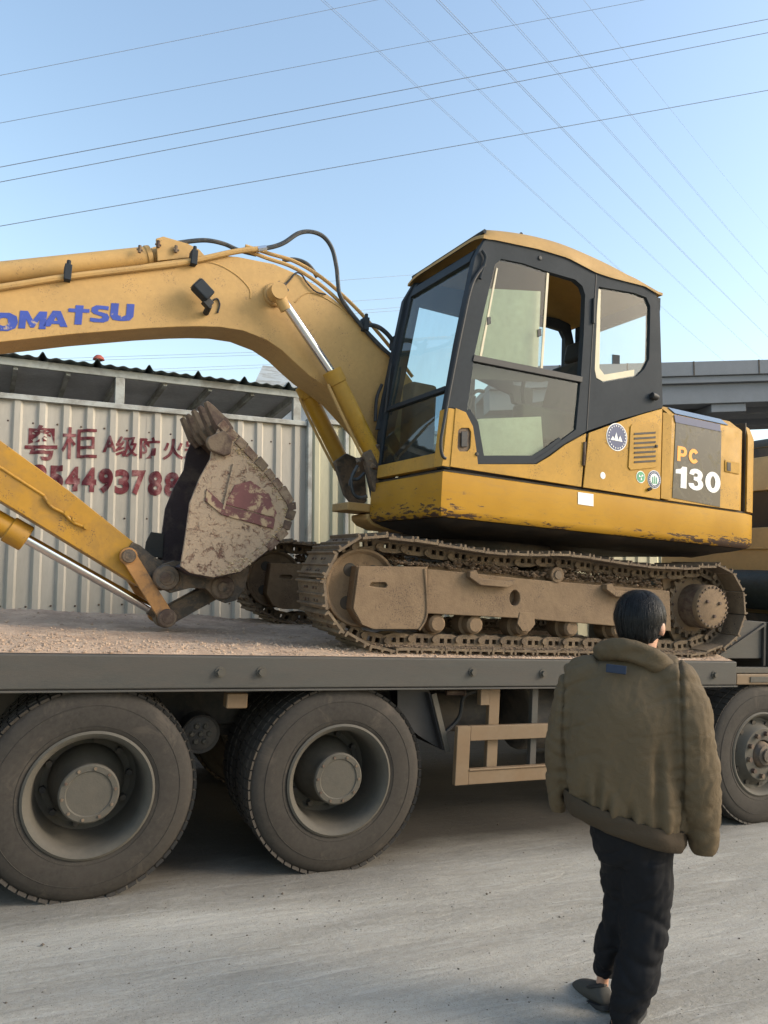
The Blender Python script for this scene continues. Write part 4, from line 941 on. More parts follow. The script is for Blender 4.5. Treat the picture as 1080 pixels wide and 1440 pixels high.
rb_ = MB(); q = U(733, 331, -1.0); rb_.tube([(q[0]-.02, -1.0, q[1]-.05), (q[0]-.015, -1.0, q[1]+.0), (q[0], -1.0, q[1]+.02), (q[0]+.015, -1.0, q[1]), (q[0]+.02, -1.0, q[1]-.05)], .005, 6); rb_.build('lifting_eye', M['dark'], cabo, MU)
# yellow lower door, strips and rear quarter panel on the side
def plate(name, pts, y0, y1, m_, parent, holes=(), bev=.004, label=None):
    o = MB().prism(UL(pts), y0, y1, holes=[UL(h) for h in holes]).build(name, m_, parent, MU, bev=bev)
    if label: o['label'] = label
    return o
plate('door_panel', [(639.5, 574), (654, 580), (664, 600), (668, 627), (671, 653), (753, 653), (773, 641), (793, 626), (823, 609.5), (816, 685), (632, 656.5)], YN-.012, YN-.001, M['yellow'], cabo, holes=[[(643, 606), (648, 602), (658, 602), (661, 608), (660, 630), (656, 635), (645, 635), (642, 630)]], label='yellow lower part of the cab door')
plate('handle_recess', [(641, 600), (662, 600), (662, 637), (641, 637)], YN-.0005, YN+.001, M['rust'], cabo, bev=0)
plate('door_handle', [(647, 607), (656, 607), (655.5, 629), (646.5, 629)], YN-.018, YN-.008, M['black'], cabo, bev=.006)
q = U(669, 639, YN); MB().lathe([(0, .012), (.010, .011), (.014, 0)], (q[0], YN-.012, q[1]), (0, -1, 0), 14).build('door_lock', M['rim'], cabo, MU)
qpanel = plate('side_panel', [(826.5, 609), (872, 592.5), (901, 583), (930, 575), (926.5, 702.5), (818.5, 685.5)], YN-.012, YN-.001, M['yellow'], EX, label='yellow side panel behind the cab door with louvres and stickers')
plate('panel_backing', [(826, 611), (932, 578), (929, 704), (818, 687)], YN+.0475, YN+.055, M['belly'], EX, bev=0)
plate('panel_backing', [(631, 578), (655, 582), (663, 600), (667, 627), (670, 654), (753, 654), (773, 642), (793, 627), (822, 611), (817, 687), (622, 657)], YN+.0475, YN+.055, M['belly'], EX, bev=0)
hn = MB(); a = U(820, 622, YN); b_ = U(818, 655, YN); hn.cyl((a[0], YN-.018, a[1]), (b_[0], YN-.018, b_[1]), .011, 10); hn.build('hinge', M['rust'], cabo, MU)
hn = MB(); a = U(834, 420, YN); b_ = U(833, 455, YN); hn.cyl((a[0], YN-.01, a[1]), (b_[0], YN-.01, b_[1]), .011, 10); hn.build('hinge', M['black'], cabo, MU)
# door seam
for pa, pb_ in (((838.5, 386), (825, 606)),):
    a, b_ = U(*pa, YN), U(*pb_, YN); MB().bar((a[0], YN-.0005, a[1]), (b_[0], YN-.0005, b_[1]), .006, .006).build('door_seam', M['black'], cabo, MU)
q = U(917, 558, YN); MB().cyl((q[0]-.03, YN-.02, q[1]+.005), (q[0]+.035, YN-.02, q[1]-.005), .026, 14).build('rear_latch', M['black'], cabo, MU, bev=.008)
q = U(759, 363, YN); MB().lathe([(0, .01), (.014, .009), (.018, 0)], (q[0], YN, q[1]), (0, -1, 0), 14).build('rubber_stop', M['black'], cabo, MU)
# windows of the near side
upf = [(705, 364), (735, 370), (766, 380.5), (772, 383), (763, 520), (667, 499.5), (680, 440), (696, 372)]
plate('sliding_window', upf, YN+.012, YN+.017, M['film'], cabo, bev=0)
plate('window_edge', [(770, 383), (773, 384), (764, 521), (761, 520)], YN+.006, YN+.012, M['seal'], cabo, bev=0)
plate('window_edge', [(699, 376), (701, 377), (678, 503), (675, 502)], YN+.006, YN+.012, M['seal'], cabo, bev=0)
for x, y in ((688, 451), (759, 468)):
    plate('slide_catch', [(x-2.5, y-5), (x+2.5, y-6), (x+3, y+4), (x-2, y+6)], YN+.001, YN+.011, M['black'], cabo, bev=.002)
None and plate('sliding_window', [(764, 380), (795, 389), (809, 393), (819, 402), (823, 414.5), (821, 470), (817, 532), (756, 519)], YN+.022, YN+.027, M['glassdark'], cabo, bev=0)
plate('window_bar', [(666, 499), (761, 518), (819, 530), (818, 538), (761, 527), (664, 508)], YN-.008, YN+.03, M['black'], cabo, bev=.004)
plate('lower_door_window', [(664, 508), (761, 527), (817, 538), (810, 604), (790, 619), (771, 633.5), (752, 646), (676, 646), (673, 625), (668.5, 596), (656.5, 577.5)], YN+.015, YN+.02, M['film'], cabo, bev=0)
plate('window_seal', [(656.5, 577.5), (668.5, 596), (673, 625), (676, 646), (752, 646), (771, 633.5), (790, 619), (787, 615), (769, 628.5), (750, 640.5), (681, 640.5), (678, 622), (673, 593), (661, 575)], YN+.004, YN+.014, M['cabgrey'], cabo, bev=0)
plate('rear_side_window', Hrear, YN+.016, YN+.021, M['glass'], cabo, bev=0)
inner = [(846.5, 408), (848, 408), (849, 520), (852, 527), (894, 521), (894, 526), (850, 533.5), (842, 529), (840.5, 519)]
plate('window_seal', [(842, 406), (846, 407), (844, 517), (851, 526.5), (893, 519.5), (893, 528), (849, 536), (840, 531), (837.5, 519)], YN+.008, YN+.015, M['seal'], cabo, bev=0)
q0_ = U(863, 505, YN)
plate('window_sticker', [(863, 498), (873, 499), (873, 511), (863, 511)], YN+.010, YN+.0155, M['cabgrey'], cabo, bev=0)
# grab rail along the front pillar
def UT(pts, yl): return [V((U(x, y, yl)[0], yl, U(x, y, yl)[1])) for x, y in pts]
MB().tube(UT([(682, 372), (664, 400), (650, 460), (636, 530), (625, 590), (620, 622), (622, 640), (627, 645)], YN-.02), .011, 8).build('grab_rail', M['black'], cabo, MU)
MB().tube(UT([(678, 352), (683, 362), (680, 375), (675, 392)], YN-.02), .012, 8).build('rail_foot', M['cabgrey'], cabo, MU)
# wiper + small loop on the windshield
MB().tube([(fz(1.8)-.02, -.30, 1.75), (fz(2.0)-.03, -.29, 2.0), (fz(2.15)-.03, -.27, 2.15)], .009, 6).build('wiper', M['black'], cabo, MU)
mb = MB(); mb.tube([(fz(1.72)-.03, YF+.02, 1.70), (fz(1.9)-.05, YF+.03, 1.88), (fz(2.0)-.03, YF+.02, 2.0)], .014, 8); mb.build('wiper_motor_cover', M['black'], cabo, MU)
# interior
reflm = mat('cream_glass_reflection', (.72, .68, .53), .85, dirt=(.55, .52, .42), amt=.45, dsc=2, var=.12, bump=.2, bsc=20, soft=.4)  # cream for two added sheets behind the side glass, imitating its reflections
plate('reflection_sheet', [(696, 402), (768, 406), (764, 516), (667, 496), (678, 440)], YN+.06, YN+.066, reflm, cabo, bev=0)
plate('reflection_board', [(664, 590), (684, 587), (768, 584), (770, 612), (772, 640), (748, 660), (668, 660), (664, 620)], YN+.055, YN+.061, reflm, cabo, bev=0)
plate('light_strip', [(665, 503), (760, 522), (790, 531), (768, 535), (700, 531), (664, 531)], YN+.055, YN+.061, M['rim'], cabo, bev=0)
MB().box((-1.05, YN+.05, 1.19), (.78, YF-.05, 1.245)).build('cab_floor', M['dark'], cabo, MU)
seat = MB().box((-.28, -.98, 1.58), (.22, -.48, 1.70)).build('operator_seat', M['dark'], cabo, MU, bev=.04)
MB().prism([(.14, 1.68), (.28, 1.68), (.42, 2.28), (.30, 2.32)], -.96, -.50).build('seat_back', M['dark'], seat, MU, bev=.04)
MB().prism([(.33, 2.34), (.41, 2.33), (.45, 2.50), (.37, 2.51)], -.85, -.61).build('headrest', M['dark'], seat, MU, bev=.03)
MB().box((-.2, -.92, 1.24), (.15, -.55, 1.58)).build('seat_base', M['dark'], seat, MU, bev=.03)
for y in (-1.05, -.42):
    MB().box((-.45, y-.06, 1.55), (.15, y+.06, 1.80)).build('armrest_console', M['dark'], cabo, MU, bev=.03)
    MB().tube([(-.38, y, 1.8), (-.40, y, 1.90), (-.39, y, 1.98)], .016, 8).build('control_lever', M['black'], cabo, MU)
for y in (-.85, -.65): MB().tube([(-.75, y, 1.25), (-.78, y, 1.5), (-.70, y, 1.85), (-.60, y, 1.90)], .014, 8).build('travel_lever', M['black'], cabo, MU)
MB().box((-.98, -.45, 1.25), (-.75, -.28, 2.0)).build('monitor_stand', M['dark'], cabo, MU, bev=.03)
# louvres
lv = MB(); o_lp = plate('louvre_panel', [(884, 600), (887, 597), (922, 596), (925, 600), (922, 655), (919, 658), (884, 661.5), (881, 657)], YN-.020, YN-.0125, M['yellow'], EX, bev=.004)
for k in range(7):
    y = 609.5+k*6.6; plate('louvre', [(889, y-.2), (919, y-2.0), (918.6, y+.8), (888.6, y+2.6)], YN-.0235, YN-.0195, M['belly'], o_lp, bev=0)
q = U(919.5, 628, YN); MB().lathe([(0, .014), (.010, .013), (.013, 0)], (q[0], YN-.020, q[1]), (0, -1, 0), 12).build('lock', M['rim'], o_lp, MU)
# hood side: decal, stripe, latch
plate('decal_panel', [(950, 594), (1014, 606), (1012, 713), (945, 700)], YN-.004, YN-.0005, M['decal'], hd_, bev=0)
plate('navy_stripe', [(947, 583), (1012, 597), (1012.5, 607), (949, 594)], YN-.0075, YN-.0045, M['navy'], hd_, bev=0)
plate('hood_rim', [(931, 580), (944, 583), (940, 703), (928, 701)], YN-.010, YN-.0005, M['yellow'], hd_, bev=.003)
plate('latch_plate', [(1019, 647), (1039, 651), (1039, 667), (1019, 663)], YN-.007, YN-.0005, M['yellow'], hd_, bev=.002)
plate('latch', [(1021, 650), (1026, 651), (1026, 663), (1021, 662)], YN-.012, YN-.0075, M['belly'], hd_, bev=0)
zq, yq = HZ-.080, YN+.0125
mb = MB(); mb.rings([[V((x, yq-.003, zq)), V((x, yq+.068, zq+.060)), V((x, yq+.064, zq+.064)), V((x, yq-.007, zq+.004))] for x in (.99, 1.62)]); mb.build('top_stripe', mat('pale_blue_stripe', (.16, .20, .26), .3, var=.1), hd_, MU)
def side_text(body, l, t, r_, b, bold, m_, parent, name, yl=YN-.0062, skew=0, th=.0015):
    (x0, z1) = U(l, t, yl); z0 = U(l, b, yl)[1]; x1 = U(r_, b, yl)[0]
    bm = fit_text(body, bold, 6); zl0 = z0; zr1 = z1
    for v in bm.verts:
        u_, w_ = v.co.x, v.co.y; v.co = V((x0+(x1-x0)*u_, yl, (zl0*(1-u_)+z0*u_)*(1-w_)+(z1*(1-u_)+zr1*u_)*w_))
    r = bmesh.ops.extrude_face_region(bm, geom=bm.faces[:]); 
    for g_ in r['geom']:
        if isinstance(g_, bmesh.types.BMVert): g_.co.y -= th
    for v in bm.verts: v.co = MU @ v.co
    return bm_obj(bm, name, m_, parent)
def arc(cx_, cy_, rx_, ry_, a0, a1, n=10): return [(cx_+rx_*cos(R(a0+(a1-a0)*k/n)), cy_+ry_*sin(R(a0+(a1-a0)*k/n))) for k in range(n+1)]
DG = {'1': (3.2, [([(1.5, 0), (3.2, 0), (3.2, 6), (1.9, 6), (1.5, 5.3), (0, 4.9), (0, 3.8), (1.5, 3.9)], [])]),
      '0': (4.6, [(arc(2.3, 3, 2.3, 3, 0, 345, 23), [arc(2.3, 3, .75, 1.75, 0, 340, 17)])]),
      '3': (4.4, [([(.0, 1.7), (.25, .8)]+arc(2.15, 1.75, 2.2, 1.8, 235, 405, 12)+arc(2.1, 4.4, 2.05, 1.6, -20, 140, 12)+[(.15, 4.3), (1.55, 4.1)]+arc(2.1, 4.2, .6, .55, 140, -60, 8)+[(1.5, 3.75), (1.5, 2.75)]+arc(2.15, 1.85, .72, .75, 70, -120, 8)+[(1.45, 1.85)], [])]),
      'P': (4.6, [([(0, 0), (1.5, 0), (1.5, 2)]+arc(2.7, 4, 1.9, 2, -90, 90, 10)+[(0, 6)], [[(1.5, 3.2)]+arc(2.5, 4, .7, .8, -90, 90, 6)+[(1.5, 4.8)]])]),
      'C': (4.8, [(arc(2.5, 3, 2.5, 3, 35, 325, 16)+[(3.3, 2.1)]+arc(2.5, 3, 1.0, 1.5, 320, 40, 10)+[(3.3, 3.9)], [])])}
def side_glyphs(body, l, t, r_, b, gap, m_, par):
    (x0, z1) = U(l, t, YN); z0 = U(l, b, YN)[1]; x1 = U(r_, b, YN)[0]; tot = sum(DG[c][0] for c in body)+gap*(len(body)-1); k = (x1-x0)/tot; kz = (z1-z0)/6
    for c in body:
        w, shp_ = DG[c]
        for o_, h_ in shp_: MB().prism([(x0+x*k, z0+y*kz) for x, y in o_], YN-.0068, YN-.0045, holes=[[(x0+x*k, z0+y*kz) for x, y in q] for q in h_]).build('letter', m_, par, MU, ang=10)
        x0 += (w+gap)*k
side_glyphs('PC', 952, 627, 981, 648, .9, M['orange'], hd_)
side_glyphs('130', 949.5, 654.5, 1012, 685, .55, M['white'], hd_)
def sticker(px, py, r_px, rings_, emblem):
    c = U(px, py, YN); r_ = U(px+r_px, py, YN)[0]-c[0]; yb = YN-.013
    root = None
    for k, (f, m_) in enumerate(rings_):
        o = MB().lathe([(0, .0015*(k+1)), (r_*f, .0015*(k+1)), (r_*f, .0)], (c[0], yb, c[1]), (0, -1, 0), 28).build('round_sticker' if k == 0 else 'sticker_ring', m_, qpanel if k == 0 else root, MU)
        root = root or o
    yy = yb-.0015*len(rings_)-.001; e = MB()
    if emblem == 'peaks':
        for dx, h in ((-.42, .3), (-.1, .62), (.28, .42)): e.prism([(c[0]+r_*(dx-.2), c[1]-r_*.28), (c[0]+r_*(dx+.24), c[1]-r_*.28), (c[0]+r_*dx, c[1]+r_*(h-.28))], yy-.001, yy)
    elif emblem == 'fan':
        for k in range(3): a = 2*pi*k/3+.4; e.prism([(c[0], c[1]), (c[0]+r_*.6*cos(a), c[1]+r_*.6*sin(a)), (c[0]+r_*.5*cos(a+.7), c[1]+r_*.5*sin(a+.7))], yy-.001, yy)
    else:
        for dx in (-.3, 0, .3): e.prism([(c[0]+r_*(dx-.09), c[1]-r_*.38), (c[0]+r_*(dx+.09), c[1]-r_*.38), (c[0]+r_*(dx+.07), c[1]+r_*(.3-abs(dx)*.4)), (c[0]+r_*dx, c[1]+r_*(.45-abs(dx)*.4)), (c[0]+r_*(dx-.07), c[1]+r_*(.3-abs(dx)*.4))], yy-.001, yy)
        e.prism([(c[0]-r_*.5, c[1]-r_*.46), (c[0]+r_*.5, c[1]-r_*.46), (c[0]+r_*.4, c[1]-r_*.40), (c[0]-r_*.4, c[1]-r_*.40)], yy-.001, yy)
    e.build('emblem', M['white'] if emblem != 'trees' else M['green'], root, MU)
    # ring of small marks standing for the print round the rim
    mk_ = MB()
    for k in range(22):
        if emblem == 'fan': break
        a = 2*pi*k/22; rr_ = r_*.80; x, z = c[0]+rr_*cos(a), c[1]+rr_*sin(a); mk_.prism([(x+r_*.05*cos(t), z+r_*.07*sin(t)) for t in (0, 1.6, 3.1, 4.7)], yy-.001, yy)
    if mk_.v: mk_.build('rim_print', M['white'], root, MU)
sticker(865.5, 615, 14.5, [(1, M['white']), (.93, M['navy'])], 'peaks')
sticker(899, 671, 6.2, [(1, M['white']), (.88, M['green'])], 'fan')
sticker(918, 674.5, 9.2, [(1, M['white']), (.94, M['navy']), (.64, M['white'])], 'trees')
q = U(846, 669, YN); MB().lathe([(0, .003), (.024, .002), (.026, 0)], (q[0], YN-.0125, q[1]), (0, -1, 0), 20).build('oval_sticker', M['white'], qpanel, MU)
q = U(910, 688, YN); MB().cyl((q[0]-.012, YN-.02, q[1]-.008), (q[0]+.012, YN-.03, q[1]+.006), .012, 10).build('fuel_cap_latch', M['belly'], qpanel, MU)
MB().prism(UL([(812.5, 692), (834, 695), (834, 712), (812.5, 709)], -1.22), -1.224, -1.2205).build('paper_label', M['white'], EX, MU)
# front ledge and guard in front of the house
MB().prism([(-1.33, .985), (-.8, .985), (-.8, 1.05), (-1.33, 1.05)], -.18, .12).build('front_ledge', M['boom'], EX, MU, bev=.01)
MB().prism([(-1.17, .975), (-.7, .975), (-.7, .86), (-1.02, .86), (-1.12, .89), (-1.17, .93)], -.19, .10).build('swivel_guard', M['boom'], EX, MU, bev=.02)
MB().box((-.72, -.19, .80), (.2, .42, 1.2)).build('boom_mount', M['dark'], EX, MU, bev=.02)

# ---- boom
YB0, YB1 = -.10, .24
bt = [(-300, 452), (-270, 440), (-100, 414), (0, 403), (100, 388), (217, 369), (300, 358), (335, 361), (385, 371), (420, 386), (445, 402), (470, 421), (510, 456), (555, 502), (592, 552), (612, 600), (610, 640), (588, 655), (566, 650)]
bb_ = [(536, 626), (505, 590), (478, 560), (452, 540), (435, 528), (415, 510), (397, 493), (375, 478), (342, 465), (310, 460), (280, 459), (250, 459.5), (200, 462), (100, 470), (0, 481), (-100, 492), (-270, 515), (-305, 505), (-315, 475)]
boom = MB().prism(UL(bt+bb_, YB0), YB0, YB1).build('boom', M['boom'], EX, MU, bev=.006, ang=25)
def fl(pts, off, w, name, m_, parent, yl=YB0, n=6): return MB().tube(UT(pts, yl-off), w, n).build(name, m_, parent, MU)
fl([(262, 368), (300, 370), (330, 385), (350, 405), (352, 420)], .0, .006, 'weld_seam', M['boom'], boom)
fl([(415, 425), (432, 412), (455, 418), (485, 438), (520, 470), (545, 500)], .0, .006, 'weld_seam', M['boom'], boom)
# pin boss with bolts, boom cylinder pair
def boss(px, py, yl, r_, dep, m_, name, parent, bolts=0, r2=None):
    x, z = U(px, py, yl); mb = MB().lathe([(0, dep), (r_*.55, dep), (r_*.6, dep*.9), (r_*.9, dep*.85), (r_, dep*.6), (r_, -.01)], (x, yl, z), (0, -1, 0), 26)
    for k in range(bolts): a = 2*pi*k/bolts; mb.cyl((x+r_*.75*cos(a), yl-dep*.8, z+r_*.75*sin(a)), (x+r_*.75*cos(a), yl-dep-.012, z+r_*.75*sin(a)), .011, 6)
    return mb.build(name, m_, parent, MU)
boss(386, 415, YB0, .088, .03, M['boom'], 'boss_ring', boom)
boss(390, 411, YB0-.07, .062, .08, M['greasy'], 'cylinder_pin', boom, 6)
def LP(px, py, yl): x, z = U(px, py, yl); return V((x, yl, z))
def cylpair(rod_a, rod_b, bar_b, yl, yl_far, rr_, rb):
    out = []
    for k, y in enumerate((yl, yl_far)):
        A, B, C = [LP(p[0], p[1], yl) for p in (rod_a, rod_b, bar_b)]
        for q in (A, B, C): q.y = y
        d = (C-B).normalized()
        cyl = MB().cyl(B, C, rb, 28).cyl(B-d*.0, B+d*.11, rb*1.13, 28).build('boom_cylinder', M['yellow'], EX, MU, bev=.006)
        MB().cyl(A, B+d*.05, rr_, 20).build('cylinder_rod', M['chrome'], cyl, MU)
        MB().cyl(A-V((0, .05, 0)), A+V((0, .05, 0)), .062, 22).cyl(A, A+d*.14, rr_*1.3, 20).build('rod_eye', M['boom'], cyl, MU)
        MB().cyl(C-V((0, .06, 0)), C+V((0, .06, 0)), .07, 22).build('cylinder_base_eye', M['greasy'], cyl, MU)
        w_ = d.cross(V((0, 1, 0)))
        MB().tube([B+d*.08+w_*-.088+V((0, -.02, 0)), B+d*.3+w_*-.098+V((0, -.02, 0)), C-d*.12+w_*-.098+V((0, -.02, 0)), C-d*.04+w_*-.08], .012, 8).build('oil_pipe', M['boom'], cyl, MU)
        out.append(cyl)
    return out
cylpair((390, 411), (466, 521), (531, 652), YB0-.115, YB1+.115, .034, .066)
# pipes and hoses along the boom
def tube_px(name, pts, yl, r_, m_, parent=boom, n=8): return MB().tube(UT(pts, yl), r_, n).build(name, m_, parent, MU)
tube_px('oil_pipe', [(-200, 433), (0, 404), (90, 390), (190, 378), (260, 369), (330, 354), (366, 350)], YB0-.02, .021, M['boom'])
tube_px('hose', [(366, 350), (384, 347), (400, 341), (420, 328), (438, 326), (455, 333), (467, 350), (473, 375), (475, 395), (478, 415), (490, 435), (512, 462), (532, 484), (552, 502), (562, 512)], YB0-.02, .017, M['hose'])
tube_px('hose_ferrule', [(362, 351), (374, 349)], YB0-.02, .023, M['chrome'])
tube_px('hose', [(234, 345), (262, 340), (290, 338), (315, 343), (336, 352), (360, 358)], YB0+.12, .017, M['hose'])
tube_px('hose', [(398, 366), (415, 365), (430, 370), (440, 380), (446, 390)], YB0+.22, .017, M['hose'])
tube_px('oil_pipe', [(342, 350), (375, 363), (410, 375), (445, 396), (478, 425), (510, 462), (540, 495), (570, 530)], YB0+.015, .015, M['boom'])
tube_px('oil_pipe', [(345, 346), (380, 357), (415, 368), (452, 390), (487, 420), (518, 452), (550, 490), (580, 530)], YB0+.07, .015, M['boom'])
tube_px('hose', [(513, 456), (530, 459), (543, 468), (553, 480)], YB0-.03, .019, M['hose'])
tube_px('grease_line', [(400, 402), (408, 393), (416, 384), (424, 386), (432, 398), (444, 410), (458, 414)], YB0-.015, .0065, M['black'])
for px, py in ((95, 385), (272, 364), (513, 457), (555, 483)):
    x, z = U(px, py, YB0-.02); MB().box((x-.022, YB0-.06, z-.05), (x+.022, YB0+.03, z+.055)).cyl((x, YB0-.04, z+.05), (x, YB0-.04, z+.085), .014, 8).build('pipe_clamp', M['cabgrey'], boom, MU, bev=.005)
# work light
wl = MB(); x, z = U(284, 410, YB0-.09)
Mw = MU @ Matrix.Translation((x, YB0-.09, z)) @ Matrix.Rotation(R(38), 4, 'Y')
wlo = MB().box((-.065, -.07, -.045), (.065, .03, .045)).build('work_light', M['cabgrey'], boom, Mw, bev=.012)
MB().box((-.071, -.062, -.037), (-.066, .022, .037)).build('lamp_glass', M['rim'], wlo, Mw)
MB().box((.05, -.03, -.06), (.11, .03, -.0)).cyl((.10, -.02, -.04), (.12, .08, -.06), .022, 10).build('light_bracket', M['black'], wlo, Mw, bev=.006)
tube_px('light_cable', [(296, 425), (305, 420), (309, 428), (306, 440)], YB0-.008, .006, M['black'], wlo)
# arm cylinder on top of the boom
A = LP(237, 358, .05); B = LP(0, 384, .05); d = (B-A).normalized(); C = LP(-330, 430, .05)
ac = MB().cyl(A+d*.13, B+d*.5, .071, 28).cyl(A+d*.13, A+d*.17, .078, 28).build('arm_cylinder', M['boom'], EX, MU, bev=.008)
MB().cyl(B+d*.48, C, .036, 18).build('cylinder_rod', M['chrome'], ac, MU)
MB().cyl(A-V((0, .09, 0)), A+V((0, .09, 0)), .055, 22).cyl(A, A+d*.16, .05, 18).build('cylinder_eye', M['boom'], ac, MU)
for y in (-.06, .12): MB().prism(UL([(216, 342), (226, 339), (260, 349), (276, 357), (284, 366), (218, 373)], .05), y-.012+.03, y+.012+.03).build('cylinder_bracket', M['boom'], boom, MU, bev=.004)
for px, py in ((222, 345), (247, 352), (196, 352)):
    x, z = U(px, py, -.05); MB().cyl((x, -.06, z-.02), (x, -.06, z+.03), .012, 8).cyl((x-.02, -.06, z), (x+.02, -.06, z), .008, 8).build('grease_fitting', M['rust'], boom, MU)
# lettering on the boom: blocky capitals drawn as polygons in a 5 x 6 cell
def glyph(ch):
    o = []
    if ch == 'O': o = [([(0, 3), (.35, 1), (1.6, 0), (3.4, 0), (4.65, 1), (5, 3), (4.65, 5), (3.4, 6), (1.6, 6), (.35, 5)], [[(1.7, 3), (1.9, 4.1), (2.5, 4.4), (3.1, 4.1), (3.3, 3), (3.1, 1.9), (2.5, 1.6), (1.9, 1.9)]])]
    if ch == 'M': o = [([(0, 0), (1.5, 0), (1.5, 3.2), (2.6, .4), (3.4, .4), (4.5, 3.2), (4.5, 0), (6, 0), (6, 6), (4.3, 6), (3, 2.9), (1.7, 6), (0, 6)], [])]
    if ch == 'A': o = [([(0, 0), (1.7, 0), (2.05, 1.0), (3.75, 1.0), (4.1, 0), (5.8, 0), (3.8, 6), (2, 6)], [[(2.45, 2.2), (3.35, 2.2), (2.9, 3.8)]])]
    if ch == 'T': o = [([(1.7, 0), (3.4, 0), (3.4, 4.6), (5.0, 4.6), (5.0, 6), (3.5, 6), (3.5, 7.3), (1.6, 7.3), (1.6, 6), (0, 6), (0, 4.6), (1.7, 4.6)], [])]
    if ch == 'S': o = [([(0, .3), (1.2, 0), (3.6, 0), (4.8, .7), (5, 2), (4.4, 3.1), (3, 3.6), (1.9, 3.9), (1.8, 4.4), (2.4, 4.7), (4.6, 4.5), (4.6, 5.8), (3, 6), (1.2, 6), (.2, 5.2), (.1, 3.9), (.8, 3), (2.3, 2.4), (3.2, 2.1), (3.1, 1.5), (2.4, 1.3), (0, 1.6)], [])]
    if ch == 'U': o = [([(0, 6), (0, 1.6), (.7, .3), (2, 0), (3.2, 0), (4.5, .3), (5.2, 1.6), (5.2, 6), (3.5, 6), (3.5, 2), (2.6, 1.4), (1.7, 2), (1.7, 6)], [])]
    if ch == 'K': o = [([(0, 0), (1.7, 0), (1.7, 2), (2.2, 2.6), (3.6, 0), (5.6, 0), (3.4, 3.7), (5.4, 6), (3.3, 6), (1.7, 4), (1.7, 6), (0, 6)], [])]
    return o
word = [('K', -52, -16, 430), ('O', -13, 24, 432), ('M', 29, 64, 431), ('A', 63, 95, 430), ('T', 97, 124, 428), ('S', 129, 153, 425), ('U', 157, 187, 422)]
HT = {'K': (436, 471), 'O': (433, 466), 'M': (431, 463), 'A': (431, 460), 'T': (429, 457), 'S': (425, 454), 'U': (421, 452)}
WD = {'O': 5, 'M': 6, 'A': 5.8, 'T': 5, 'S': 5, 'U': 5.2, 'K': 5.6}
for ch, l, r_, _ in word:
    tp, bo = HT[ch]; mb = MB()
    (x0, z1), (x1, z0) = U(l, tp, YB0), U(r_, bo, YB0); sk = (U(r_, tp-2.5*(r_-l)/30, YB0)[1]-z1)
    for out_, hol in glyph(ch):
        f = lambda P: [(x0+(x1-x0)*x/WD[ch], z0-sk*(1-x/WD[ch])*.6+(z1-z0)*y/6) for x, y in P]
        mb.prism(f(out_), YB0-.0035, YB0-.0008, holes=[f(h) for h in hol])
    mb.build('letter', M['blue'], boom, MU, ang=10)

# ---- arm
YA0, YA1 = -.06, .20
arm = MB().prism(UL([(-350, 330), (-300, 345), (-200, 440), (0, 619), (100, 692), (195, 768), (214, 783), (238, 797), (247, 815), (238, 828), (222, 824), (198, 826), (166, 806), (0, 704), (-200, 566), (-300, 500)], YA0), YA0, YA1).build('arm', M['yellow_arm'], EX, MU, bev=.006)
for y in (YA0-.014, YA1+.003): MB().prism(UL([(186, 762), (197, 767), (216, 783), (240, 795), (250, 813), (240, 830), (222, 826), (200, 828), (186, 808), (178, 797), (172, 782)], YA0), y, y+.011).build('arm_tip_plate', M['greasy'], arm, MU, bev=.003)
tube_px('weld_ridge', [(-100, 590), (0, 657), (62, 697)], YA0-.001, .010, M['yellow_arm'], arm)
tube_px('grease_line', [(62, 698), (72, 712), (90, 722), (104, 735), (122, 742)], YA0-.015, .010, M['yellow_arm'], arm)
for px, py in ((70, 706), (94, 722), (105, 730), (121, 741)):
    x, z = U(px, py, YA0); MB().cyl((x, YA0, z), (x, YA0-.03, z), .018, 8).build('line_fitting', M['yellow_arm'], arm, MU)
boss(181, 782, YA0-.014, .060, .05, M['greasy'], 'pin', arm); 
boss(233, 812, YA0-.06, .088, .06, M['greasy'], 'pin_boss', arm); boss(233, 812, YA0-.118, .035, .012, M['rust'], 'pin', arm)
# bucket cylinder
A = LP(235, 869, .07); B = LP(36, 757, .07); d = (B-A).normalized()
bc = MB().cyl(B, B+d*1.25, .075, 28).cyl(B-d*.01, B+d*.12, .088, 28).build('bucket_cylinder', M['yellow_arm'], EX, MU, bev=.01)
MB().cyl(A+d*.05, B+d*.02, .034, 22).build('cylinder_rod', M['chrome'], bc, MU); MB().cyl(A, A+d*.14, .045, 18).cyl(A-V((0, .05, 0)), A+V((0, .05, 0)), .055, 20).build('rod_eye', M['greasy'], bc, MU)
# linkage
def bar2(pa, pb_, yl, w, th, name, m_, ys):
    a, b_ = LP(*pa, yl), LP(*pb_, yl); out = []
    for y in ys:
        A, B = a.copy(), b_.copy(); A.y = B.y = y; mb = MB().bar(A, B, th, w, (0, 0, 1)); mb.cyl(A-V((0, th/2+.002, 0)), A+V((0, th/2+.002, 0)), w*.58, 24); mb.cyl(B-V((0, th/2+.002, 0)), B+V((0, th/2+.002, 0)), w*.58, 24)
        out.append(mb.build(name, m_, EX, MU, bev=.004))
    return out
bar2((181, 782), (235, 869), -.13, .098, .035, 'idler_link', M['link'], (-.115, .255))
bar2((235, 869), (313, 826), -.02, .125, .11, 'bucket_link', M['greasy'], (.07,))
boss(235, 869, -.135, .062, .03, M['rust'], 'link_pin', EX); boss(181, 782, -.134, .045, .025, M['greasy'], 'link_pin', EX)
MB().cyl(LP(235, 869, -.13), LP(235, 869, -.13)+V((0, .40, 0)), .04, 18).build('cross_pin', M['greasy'], EX, MU)
